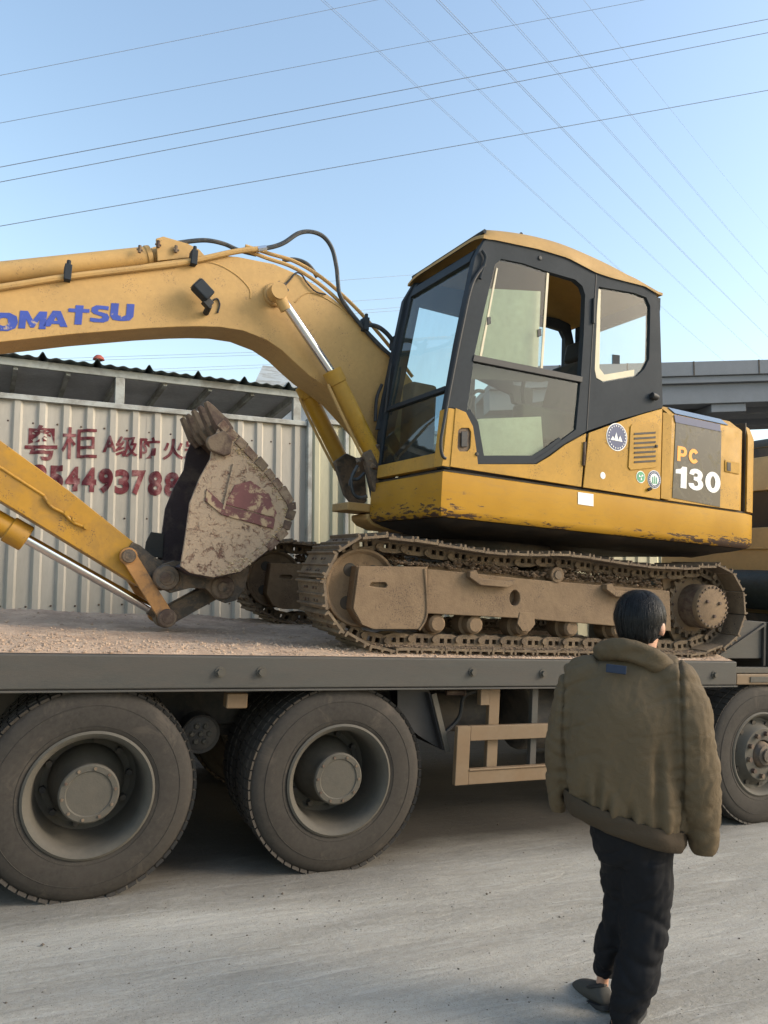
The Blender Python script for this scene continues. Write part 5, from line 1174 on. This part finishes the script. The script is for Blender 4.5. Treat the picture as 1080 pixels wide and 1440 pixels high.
# bucket
BY0, BY1 = -.33, .47
side = [(311, 592), (330, 607), (347, 627), (362, 642), (378, 660), (398, 685), (411, 706), (413, 716), (404, 747), (392, 762), (378, 773), (338, 804), (300, 812), (268, 806), (254, 796), (260, 760), (267, 707), (281, 672), (296, 645), (300, 620)]
bk = MB(); sl_ = UL(side, BY0)
def xf(pts, s_): return pts
bk.prism(sl_, BY0, BY0+.025)
BKT = bk.build('bucket', M['bucket'], EX, MU, bev=.004, label='mud-caked bucket with dark red paint showing')
MB().prism(sl_, BY1-.025, BY1).build('far_side_plate', M['bucketin'], BKT, MU, bev=.004)
# shell following the back from the lip to the hinge
shp = UL([(311, 591), (347, 626), (378, 659), (398, 684), (412, 706), (414, 717), (405, 748), (379, 775), (338, 806), (300, 814), (268, 808), (254, 798)], BY0)
shv = []
cx = sum(p[0] for p in shp)/len(shp); cz = sum(p[1] for p in shp)/len(shp)
mb = MB()
rin = [[V((x+(0 if k < 2 else .03)*(cx-x)/math.hypot(cx-x, cz-z), y, z+(0 if k < 2 else .03)*(cz-z)/math.hypot(cx-x, cz-z))) for k, y in enumerate((BY0+.026, BY1-.026, BY1-.026, BY0+.026))] for x, z in shp]
mb.rings(rin); mb.build('bucket_shell', M['bucketin'], BKT, MU, ang=50)
# wear strips across the back edge, seen from the side as notched blocks
n_sh = len(shp)
tanm = mat('muddy_wear_strip', (.24, .175, .12), .9, dirt=(.11, .06, .045), amt=.45, dsc=8, bump=.5)
for (x0, z0), (x1, z1) in zip(shp[:7], shp[1:8]):
    L_ = math.hypot(x1-x0, z1-z0); k_ = max(1, int(L_/.075)); dx, dz_ = (x1-x0)/L_, (z1-z0)/L_
    for i in range(k_):
        a = (i+random.uniform(.02, .1))/k_; b_ = (i+random.uniform(.85, .97))/k_; P = [(x0+(x1-x0)*t, z0+(z1-z0)*t) for t in (a, b_)]; nx_, nz_ = dz_, -dx
        if (P[0][0]+nx_-cx)**2+(P[0][1]+nz_-cz)**2 < (P[0][0]-nx_-cx)**2+(P[0][1]-nz_-cz)**2: nx_, nz_ = -nx_, -nz_
        h = random.uniform(.006, .022)
        MB().prism([(P[0][0]-nx_*.05, P[0][1]-nz_*.05), (P[1][0]-nx_*.05, P[1][1]-nz_*.05), (P[1][0]+nx_*h*.7, P[1][1]+nz_*h*.7), (P[0][0]+nx_*h, P[0][1]+nz_*h)], BY0-.012, BY0+.08).build('wear_block', random.choice((tanm, tanm, M['rust'])), BKT, MU, bev=.005)
MB().prism(UL([(244, 744), (264, 747), (262, 786), (233, 783), (236, 760)], BY0), BY1-.045, BY1-.027).build('inner_plate', M['beam'], BKT, MU, bev=.003)
# reinforcing bar and rib on the side
plate('side_rib', [(327, 650), (330, 651), (314, 716), (311, 715)], BY0-.02, BY0-.001, M['bucket'], BKT, bev=.003) if False else None
def bplate(name, pts, y0, y1, m_, bev=.004): return MB().prism(UL(pts, BY0), y0, y1).build(name, m_, BKT, MU, bev=bev)
redp = mat('dull_red_bucket_paint', (.13, .04, .04), .6, dirt=(.40, .30, .19), amt=.34, dsc=9, var=.2, soft=.06, bump=.1)
bplate('side_rib', [(326.5, 652), (329.5, 653), (315, 717), (312, 716)], BY0-.016, BY0-.001, M['bucket'], .003)
bplate('side_bar', [(290, 687), (314, 710), (386, 729), (384, 744), (311, 724), (288, 704)], BY0-.012, BY0-.001, redp)
bplate('paint_patch_plate', [(330, 682), (352, 676), (378, 694), (389, 722), (386, 728), (316, 709)], BY0-.008, BY0-.001, redp, .002)
bplate('side_cutter', [(290, 616), (312, 606), (325, 618), (322, 640), (312, 642), (293, 634), (288, 624)], BY0-.05, BY0-.001, M['rust'], .012)
# lip and teeth
lipA = U(311, 592, BY0); lipB = U(278, 583, BY0)
tip = U(289, 560, BY0)
dl = V((tip[0]-lipA[0], 0, tip[1]-lipA[1])).normalized(); pn = V((dl.z, 0, -dl.x))
la = V((lipA[0], 0, lipA[1]))
mb = MB(); P = []
base0 = V((U(347, 627, BY0)[0], 0, U(347, 627, BY0)[1]))
for q, t in ((base0, .022), (la+dl*.01, .018)):
    for y in (BY0, BY1):
        for s__ in (-1, 1): P.append(V((q.x, y, q.z))+pn*t*s__)
mb.add(P, [(0, 1, 3, 2), (4, 6, 7, 5), (0, 4, 5, 1), (2, 3, 7, 6), (0, 2, 6, 4), (1, 5, 7, 3)]); mb.build('lip_plate', M['rust'], BKT, MU, bev=.006)
for k in range(5):
    y = BY0+.045+(BY1-BY0-.09)*k/4; mb = MB(); a = la-dl*.09; rg3 = []
    for t, w, h in ((0, .052, .045), (.08, .050, .050), (.13, .040, .040), (.20, .034, .026), (.255, .028, .010)):
        q = a+dl*(t+random.uniform(-.004, .004)); rg3.append([q+V((0, y-w, 0))+pn*h, q+V((0, y+w, 0))+pn*h, q+V((0, y+w, 0))-pn*h, q+V((0, y-w, 0))-pn*h])
    mb.rings(rg3); mb.build('bucket_tooth', M['rust'], BKT, MU, bev=.008)
# ears with pins
for y in (-.115, .225):
    ear = MB().prism(UL([(216, 805), (224, 793), (240, 788), (262, 792), (300, 800), (345, 795), (338, 826), (326, 843), (311, 847), (299, 842), (284, 827), (262, 826), (235, 833), (220, 826)], -.02), y-.02, y+.02); ear.build('bucket_ear', M['greasy'] if y < 0 else M['rust'], BKT, MU, bev=.005)
boss(313, 826, -.135, .082, .03, M['rust'], 'pin_boss', BKT); boss(313, 826, -.165, .034, .012, M['greasy'], 'pin', BKT)
# mud hanging on the bucket
md = MB(); rg = random.Random(21)
for i in range(320):
    t = rg.random()*(len(sl_)-8); j = int(t); f = t-j; a, b_ = sl_[j], sl_[j+1]
    x = a[0]+(b_[0]-a[0])*f; z = a[1]+(b_[1]-a[1])*f; k = rg.uniform(0, .35)**1.3; x += (cx-x)*k; z += (cz-z)*k
    rock(md, MU @ V((x, BY0-.002, z)), rg.uniform(.004, .014), rg)
tag(md.build('caked_mud', mat('pale_caked_mud', (.44, .34, .21), .95, var=.2), BKT, ang=10), kind='stuff')
# base of the cylinders: muddy bracket, hoses, fittings
for y in (-.215, .30): MB().prism(UL([(505, 640), (522, 628), (548, 640), (552, 700), (538, 712), (520, 690)], -.2), y-.06, y+.0).build('cylinder_bracket', M['greasy'], EX, MU, bev=.008)
for i in range(16):
    px, py = random.uniform(500, 535), random.uniform(628, 668); p = LP(px, py, -.30+random.uniform(0, .15)); MB().cyl(p, p+V((random.uniform(-.05, .05), random.uniform(-.03, .03), random.uniform(-.04, .04))), random.uniform(.012, .024), 8).build('hydraulic_fitting', random.choice((M['rust'], M['greasy'], M['mud'])), EX, MU, bev=.003)
tube_px('hose', [(503, 655), (496, 668), (494, 680), (498, 695), (506, 700), (516, 698)], -.28, .013, M['hose'], EX)
tube_px('hose', [(512, 665), (503, 674), (494, 674), (492, 683)], -.24, .013, M['hose'], EX)
tube_px('hose', [(520, 655), (528, 670), (534, 690), (530, 712)], -.20, .018, M['black'], EX)
tube_px('hose', [(515, 660), (520, 680), (524, 700)], -.16, .018, M['black'], EX)

# ================================================================== PERSON
FP0 = atz(872, 1448, 0.0)
vd = V((FP0.x, FP0.y, 0)); vd = (vd-GR*vd.dot(GR)).normalized(); er = vd.cross(GR).normalized()
MP = Matrix(((er.x, vd.x, GR.x, FP0.x), (er.y, vd.y, GR.y, FP0.y), (er.z, vd.z, GR.z, FP0.z), (0, 0, 0, 1)))
PE = empty('person', FP0, 'person seen from behind in an olive padded jacket and black trousers walking on the road', 'person')
def HP(px, py, y=0.0):
    P = onpl(px, py, FP0+vd*y, vd)-FP0; return V((P.dot(er), y, P.dot(GR)))
def hw_(px, py0, y=0): return (HP(px+10, py0, y)-HP(px, py0, y)).length/10
SCL = hw_(870, 1100)
def ring(px, py, rxp, ry, y=0.0, tilt=0.0, n=28, ax=None, sq=2.0):
    """elliptical ring: centre by photo pixel at depth y, half width rxp in photo pixels, half depth ry in metres"""
    c = HP(px, py, y); rx = rxp*SCL; out = []
    for k in range(n):
        a = 2*pi*k/n; ca, sa = cos(a), sin(a)
        f = (abs(ca)**sq+abs(sa)**sq)**(-1/sq)
        X, Y_ = rx*ca*f, ry*sa*f; out.append(c+V((X, Y_, tilt*X)))
    return out
def limb(pts, n=20):
    """pts: (px, py, radius_px, ry, y). rings perpendicular to the limb"""
    C = [HP(p[0], p[1], p[4]) for p in pts]; out = []
    for i, p in enumerate(pts):
        d = (C[min(i+1, len(C)-1)]-C[max(i-1, 0)]).normalized(); t = d.cross(V((0, 1, 0))).normalized(); w = t.cross(d)
        out.append([C[i]+t*(p[2]*SCL*cos(2*pi*k/n))+w*(p[3]*sin(2*pi*k/n)) for k in range(n)])
    return out
def dense(rs, k=4):
    out = []
    for i in range(len(rs)-1):
        a, b_, c, d = rs[max(i-1, 0)], rs[i], rs[i+1], rs[min(i+2, len(rs)-1)]
        for j in range(k):
            t = j/k; out.append([.5*((2*q)+(r-p)*t+(2*p-5*q+4*r-s)*t*t+(3*q-p-3*r+s)*t*t*t) for p, q, r, s in zip(a, b_, c, d)])
    out.append(rs[-1]); return out
def ell(mb, c, r, rot=None, n=18):
    rs = []
    for i in range(1, n):
        a = pi*i/n; rs.append([V((r[0]*sin(a)*cos(2*pi*k/n), r[1]*sin(a)*sin(2*pi*k/n), r[2]*cos(a))) for k in range(n)])
    if rot is not None: rs = [[rot @ p for p in q] for q in rs]
    mb.rings([[p+c for p in q] for q in rs])
def fused(mb, name, m_, vox, it, parent, fn=None, name_=None):
    me = bpy.data.meshes.new(name); me.from_pydata(mb.v, [], mb.f)
    bm = bmesh.new(); bm.from_mesh(me); bmesh.ops.recalc_face_normals(bm, faces=bm.faces); bm.to_mesh(me); bm.free()
    o = bpy.data.objects.new('tmp', me); col.objects.link(o)
    r = o.modifiers.new('r', 'REMESH'); r.mode = 'VOXEL'; r.voxel_size = vox; s = o.modifiers.new('s', 'SMOOTH'); s.iterations = it; s.factor = .5
    bpy.context.view_layer.update()
    m2 = bpy.data.meshes.new_from_object(o.evaluated_get(bpy.context.evaluated_depsgraph_get())); bpy.data.objects.remove(o)
    vs_ = [v.co.copy() for v in m2.vertices]; ns = [v.normal.copy() for v in m2.vertices]
    if fn: vs_ = [p+n_*fn(p, n_) for p, n_ in zip(vs_, ns)]
    vs_ = [MP @ p for p in vs_]; c = sum(vs_, V())/len(vs_)
    for v, p in zip(m2.vertices, vs_): v.co = p-c
    m2.materials.clear(); m2.materials.append(m_); m2.shade_smooth(); m2.name = name
    return place(m2, name, Matrix.Translation(c), parent)
# body: one continuous figure, mostly under the clothes
bd_ = MB()
bd_.rings(dense([ring(893, 1185, 44, .11, .02), ring(888, 1150, 46, .115, .01), ring(884, 1090, 42, .10, 0), ring(882, 1020, 48, .115, 0), ring(884, 965, 56, .11, 0), ring(890, 935, 40, .08, .01), ring(900, 918, 23, .064, .03), ring(904, 898, 21, .062, .04), ring(905, 880, 20, .06, .05)]))
hc = HP(902, 875, .055)
yawh = Matrix.Rotation(R(-22), 3, 'Z')
ell(bd_, hc, (.080, .098, .118), yawh)
def hl(x, y, z): return hc+yawh @ V((x, y, z))
ell(bd_, hl(0, .045, -.065), (.052, .055, .05)); ell(bd_, hl(0, .100, -.02), (.013, .018, .026)); ell(bd_, hl(0, .088, .025), (.05, .012, .012)); ell(bd_, hl(0, .088, -.060), (.024, .012, .008)); ell(bd_, hl(0, .092, -.072), (.018, .010, .007))
for sx in (-1, 1): ell(bd_, hl(sx*.090, -.010, -.022), (.013, .022, .034), Matrix.Rotation(R(-sx*22), 3, 'Z')@Matrix.Rotation(R(-8), 3, 'X'), 14)
LA = [(832, 950, 17, .05, 0), (812, 985, 15, .05, -.01), (795, 1040, 13, .042, .0), (787, 1065, 11, .036, .03), (785, 1080, 8, .025, .04)]
RA = [(940, 958, 17, .05, 0), (962, 990, 15, .05, -.02), (976, 1060, 13, .042, -.03), (984, 1110, 11, .036, .0), (987, 1145, 8, .025, .02)]
for arm_, hx in ((LA, (784, 1098)), (RA, (989, 1167))):
    bd_.rings(dense(limb(arm_))); w_ = HP(arm_[-1][0], arm_[-1][1], arm_[-1][4]); h = HP(hx[0], hx[1], arm_[-1][4]+.01); dd = (h-w_).normalized(); ell(bd_, (w_+h)/2+dd*.02, (.018, .042, .055))
    for k in range(4):
        yy = -.033+.022*k; l_ = (.062, .072, .068, .052)[k]; a = h+V((0, yy, .0))+dd*.03
        for q in range(3): ell(bd_, a+dd*(l_*(q+.5)/3)+V((.006*q*q, 0, 0)), (.0085, .0085, l_/4.5), None, 8)
    for q in range(3): ell(bd_, w_+V((.012, .045+.006*q, -.03-.02*q)), (.0095, .0095, .016), None, 8)
bd_.rings(dense(limb([(872, 1185, 24, .085, .02), (870, 1240, 17, .065, .07), (867, 1290, 15, .055, .12), (857, 1335, 12, .045, .15), (849, 1368, 9, .036, .17), (846, 1392, 9.5, .042, .185)])))
bd_.rings(dense(limb([(908, 1190, 28, .085, .01), (906, 1260, 24, .075, .03), (900, 1320, 18, .065, .01), (888, 1380, 14, .05, -.01), (876, 1425, 10, .04, -.02), (872, 1440, 10, .04, -.01)])))
Lh = HP(846, 1395, .19); Lt = HP(822, 1386, .36)
for t, r_ in ((0, .034), (.25, .036), (.5, .036), (.75, .036), (1, .028)): ell(bd_, Lh.lerp(Lt, t)+V((0, 0, .0)), (r_, r_*1.15, r_*.8), None, 12)
Rh = HP(873, 1447, 0); Rh.z = .045
for t, r_ in ((-.1, .034), (.2, .036), (.45, .036), (.7, .036), (1, .028)): ell(bd_, Rh+V((.05*t, .17*t, -.005)), (r_, r_*1.15, r_*.8), None, 12)
body = fused(bd_, 'body', M['skin'], .0075, 3, PE)
for sx in (-1, 1): e = MB(); ell(e, hl(sx*.032, .087, .006), (.012, .010, .012), None, 12); e.build('eye', M['white'], body, MP)
# jacket
jk = MB()
TI = -.27
tor = [ring(894, 915, 30, .080, .03), ring(890, 925, 46, .10, .02), ring(886, 937, 66, .125, .01, -.05), ring(881, 955, 80, .14, 0, -.04, sq=2.2), ring(878, 985, 86, .155, -.01, -.02, sq=2.4), ring(876, 1030, 84, .165, -.01, -.05, sq=2.5), ring(874, 1075, 84, .17, -.005, -.12, sq=2.6), ring(876, 1112, 85, .17, 0, -.22, sq=2.6), ring(877, 1132, 84, .165, .0, TI, sq=2.6), ring(877, 1140, 80, .155, .0, TI, sq=2.6)]
jk.rings(dense(tor))
jk.rings(dense(limb([(845, 940, 24, .10, .0), (822, 950, 31, .105, 0), (804, 975, 27, .10, 0), (795, 1015, 26, .10, .0), (788, 1060, 24, .09, .01), (786, 1095, 21, .08, .025), (785, 1122, 17, .065, .035), (784, 1140, 12.5, .05, .04)])))
jk.rings(dense(limb([(925, 942, 26, .10, 0), (945, 955, 34, .11, -.01), (961, 985, 36, .115, -.02), (968, 1030, 37, .115, -.03), (974, 1075, 36, .11, -.025), (980, 1115, 32, .10, -.01), (986, 1155, 26, .08, .005), (989, 1182, 20, .062, .015), (990, 1198, 17.5, .052, .02)])))
def ridge(v, k=5.0):
    return max(0.0, 1-abs(noise.noise(v))*k)
def jfold(p, n_):
    f = 0; q = p-HP(876, 1060); z = p.z
    arm_ = max(0, min(1, (abs(q.x)-.235)/.03)); bk_ = 1-arm_
    hang = min(1, max(0, (1.22-z)/.35))
    if n_.y < .3:
        for x0_, w_, a_, lo, hi in ((-.062, .011, .020, .70, .98), (.030, .013, .020, .68, .96), (-.15, .018, .010, .72, 1.05), (.13, .016, .012, .66, 1.2), (.08, .012, .010, .70, .90), (-.10, .012, .010, .85, 1.1)):
            xx = q.x-x0_-.035*(z-.85)-.012*noise.noise(V((0, z*5, x0_*9)))
            g_ = 1.45*min(1, max(0, (hi-z)/.12))*min(1, max(0, (z-lo)/.05)); f -= a_*math.exp(-(xx/w_)**2)*g_; f += a_*.5*math.exp(-((xx-w_*2)/(w_*1.3))**2)*g_
    f -= bk_*.007*ridge(V((q.x*7+z*2, p.y*4, z*2.2+4)), 6)*hang
    f -= bk_*.005*ridge(V((q.x*5-z*9, p.y*5, z*9)), 6)*min(1, abs(q.x)/.15)
    f -= arm_*.006*ridge(V((q.x*3+z*5, p.y*6, z*6.0+3)), 4.0)
    f -= arm_*.0035*ridge(V((q.x*9-z*9, p.y*8, z*9)), 5)
    f += .012*noise.noise(V((p.x*4.5, p.y*4, z*5)))+.005*noise.noise(V((p.x*13, p.y*11, z*9)))+.002*noise.noise(p*45)
    for sx, x0_ in ((-1, -.232), (1, .222)):
        xs_ = q.x-x0_-(-.03 if sx < 0 else .02)*(z-1.1); g_ = (1 if z > .8 else 0)
        f -= .016*math.exp(-(xs_/.006)**2)*g_; f += .004*math.sin(z*110)*math.exp(-(xs_/.03)**2)*g_
    f -= .010*math.exp(-((z+(-.27)*(-q.x)*0-1.225)/.004)**2)*0
    return f
JK = fused(jk, 'jacket', M['jacket'], .0068, 5, PE, jfold)
hb = MB(); hb.rings(dense([ring(877, 1133, 83, .163, 0, TI, sq=2.6, n=60), ring(877, 1141, 84, .168, 0, TI, sq=2.6, n=60), ring(878, 1152, 84, .168, 0, TI, sq=2.6, n=60), ring(878, 1162, 80, .16, 0, TI, sq=2.6, n=60), ring(878, 1163, 70, .14, 0, TI, sq=2.6, n=60), ring(878, 1150, 68, .135, 0, TI, sq=2.6, n=60)], 3))
hb.v = [p+V((p.x-HP(878, 1150).x, p.y, 0)).normalized()*(.010*noise.noise(V((p.x*22, p.y*22, p.z*5)))+.006*noise.noise(V((p.x*7, p.y*7, p.z*40)))) for p in hb.v]; hb.build('hem_band', M['ribknit'], JK, MP, ang=60)
cl = MB(); path = [HP(842, 922, .10), HP(842, 916, .02), HP(852, 910, -.055), HP(872, 908, -.095), HP(898, 913, -.105), HP(925, 926, -.095), HP(946, 941, -.045), HP(961, 953, .03), HP(962, 958, .10)]
def flat_tube(mb, pts, r1, r2):
    pts = spline([V(p) for p in pts], 6); rs = []
    for i, p in enumerate(pts):
        d = (pts[min(i+1, len(pts)-1)]-pts[max(i-1, 0)]).normalized(); t = V((0, 0, 1)); t = (t-d*t.dot(d)).normalized(); w = d.cross(t); f = .75+.25*sin(pi*i/(len(pts)-1))
        rs.append([p+t*r1*f*cos(2*pi*k/14)+w*r2*f*sin(2*pi*k/14) for k in range(14)])
    mb.rings(rs)
flat_tube(cl, path, .034, .026); flat_tube(cl, [p+V((0, .015, -.035)) for p in path], .030, .034)
fused(cl, 'collar', M['jacket'], .008, 3, JK, lambda p, n_: .008*noise.noise(V((p.x*9, p.y*9, p.z*26)))+.004*noise.noise(p*30))
z0 = HP(852, 935, -.15)
lb = MB().box((-.039, -.004, -.017), (.039, .004, .017)); lc = HP(866.5, 941, -.150); lM = MP @ Matrix.Translation(lc) @ Matrix.Rotation(R(5), 4, 'Y') @ Matrix.Rotation(R(-14), 4, 'X')
lb.build('navy_label', mat('navy_label_cloth', (.014, .024, .048), .8, var=.15), JK, lM, bev=.003)
# trousers
tr = MB()
tr.rings(dense([ring(890, 1135, 56, .13, .0), ring(888, 1165, 58, .135, .0, -.1), ring(889, 1190, 57, .13, .01), ring(890, 1210, 52, .115, .02)]))
tr.rings(dense(limb([(908, 1195, 37, .12, 0), (907, 1240, 38, .115, .02), (906, 1290, 36, .11, .03), (901, 1335, 33, .10, .01), (892, 1380, 30, .09, -.01), (881, 1415, 25, .08, -.02), (874, 1440, 19, .065, -.01), (873, 1452, 17, .06, 0)])))
tr.rings(dense(limb([(868, 1180, 38, .115, .02), (871, 1205, 28, .105, .05), (868, 1238, 26, .10, .09), (868, 1262, 22, .085, .10), (866, 1300, 24, .085, .12), (857, 1330, 23, .08, .15), (851, 1350, 19, .07, .16), (849, 1367, 16, .06, .17)])))
def tfold(p, n_):
    low = 1 if p.z < .5 else .35
    return .008*noise.noise(V((p.x*8, p.y*6, p.z*7)))-.009*ridge(V((p.x*5+p.z*3, p.y*5, p.z*9+7)), 4.5)*low-.006*ridge(V((p.x*9-p.z*8, p.y*8, p.z*6)), 5)+.003*noise.noise(p*30)
fused(tr, 'trousers', M['trousers'], .0075, 4, PE, tfold)
# shoes
def shoe(heel, toe, name):
    d = (toe-heel).normalized(); t = d.cross(V((0, 0, 1))).normalized(); u_ = t.cross(d)
    mb = MB(); rs = []
    for s_, w, h in ((-.035, .022, .020), (-.025, .035, .030), (.0, .042, .036), (.06, .043, .036), (.12, .046, .034), (.18, .044, .028), (.225, .030, .018), (.235, .012, .010)):
        c = heel+d*s_+u_*(h-.036); rs.append([c+t*w*.95*cos(2*pi*k/20)+u_*h*1.15*sin(2*pi*k/20) for k in range(20)])
    mb.rings(dense(rs, 3)); up_ = mb
    o = fused(up_, name, M['shoe'], .006, 3, PE)
    s2 = MB(); rs = []
    for s_, w in ((-.042, .02), (-.03, .036), (.0, .044), (.07, .043), (.13, .048), (.19, .045), (.235, .028), (.245, .01)):
        c = heel+d*s_-u_*.040; rs.append([c+t*w-u_*.010, c+t*w*1.02+u_*.008, c-t*w*1.02+u_*.008, c-t*w-u_*.010])
    s2.rings(dense(rs, 3)); s2.build('sole', M['ribknit'] if False else M['black'], o, MP, ang=40)
    rim = MB(); pts = [heel+d*(.035+.055*cos(a))+t*.034*sin(a)+u_*(.026+.012*(-cos(a))) for a in [2*pi*k/16 for k in range(17)]]
    rim.tube(pts, .008, 6, False); rim.build('shoe_collar', M['black'], o, MP)
    return o
shoe(HP(847, 1398, .15), HP(818, 1386, .28), 'shoe'); q = HP(875, 1447, .0); q.z = .048; shoe(q, q+V((.06, .2, -.002)), 'shoe')
# hair
hr = MB(); ell(hr, hl(0, -.012, .020), (.100, .116, .116), yawh, 28); ell(hr, hl(0, -.042, -.024), (.086, .080, .080), yawh, 22); ell(hr, hl(0, -.060, -.055), (.060, .044, .048), yawh, 22)
def hfn(p, n_):
    q = yawh.inverted() @ (p-hc); a = math.atan2(q.x, -q.y)
    return .0055*noise.noise(V((a*9, q.z*5+abs(a), 1)))+.003*noise.noise(V((a*26, q.z*8, 4)))
def hair_cut(mb):
    me = mb; return me
HR = fused(hr, 'hair', M['hair'], .006, 2, PE, hfn)
# trim the hair shape: push parts in front of the ears inside the head
inv = MP.inverted(); yi = yawh.inverted()
for v in HR.data.vertices:
    q = yi @ ((inv @ (v.co+HR.location))-hc)
    lim = -.02+.9*max(0, q.y)+(-.075 if q.y < -.03 else (-.075+(.055)*(q.y+.03)/.05 if q.y < .02 else -.02))
    if q.y > .02 and q.z < .035: v.co = MP @ (hc+yawh @ V((q.x*.72, min(q.y, .07)*.7, q.z*.8)))-HR.location
# strands
hs = MB(); rg = random.Random(4)
for i in range(5200):
    a = rg.uniform(-2.2, 2.2); b0 = rg.uniform(.0, 1.5)**1.0; L_ = rg.uniform(.4, .85); pts = []; cl_ = noise.noise(V((a*5, b0*4, 2)))*.35; lift = max(0, rg.gauss(.01, .034))+.07*max(0, noise.noise(V((a*6, b0*6, 9))))
    tmax = (2.22+.14*noise.noise(V((a*6, 1, 3))) if abs(a) < 1.05 else 1.80-.35*(abs(a)-1.05))+rg.uniform(-.06, .05)
    for k in range(6):
        th = min(b0+L_*k/5, tmax); f = k/5; rr_ = 1.012+lift*(f**1.5)*(1 if th < tmax else .4); a2 = a+cl_*f*.5+.25*(1-min(1, th))*sin(3*a)
        if th < 1.45: sx_, sy_, sz_ = .100*sin(th), .116*sin(th), .116*cos(th)+.020
        else:
            u_ = (th-1.45)/.9; w_ = 1-.30*u_**1.6; sx_, sy_, sz_ = .1*w_, .118*(1-.16*u_**1.5), .034-.135*u_
        pts.append(hl(sx_*sin(a2)*rr_, -.012-sy_*cos(a2)*rr_, sz_*(rr_ if sz_ > 0 else 1)))
    if (pts[0]-pts[-1]).length < .012: continue
    w = rg.uniform(.0007, .0022); vs2 = []
    for k, p in enumerate(pts):
        o_ = (p-hc).normalized(); d = (pts[min(k+1, 5)]-pts[max(k-1, 0)]); t = d.cross(o_).normalized() if d.length > 1e-6 else V((1, 0, 0)); ww = w*(1-.8*k/5)
        vs2 += [p-t*ww, p+t*ww]
    hs.add(vs2, [(2*k, 2*k+1, 2*k+3, 2*k+2) for k in range(5)])
tag(hs.build('hair_strands', M['hair'], HR, MP, ang=80), kind='stuff')
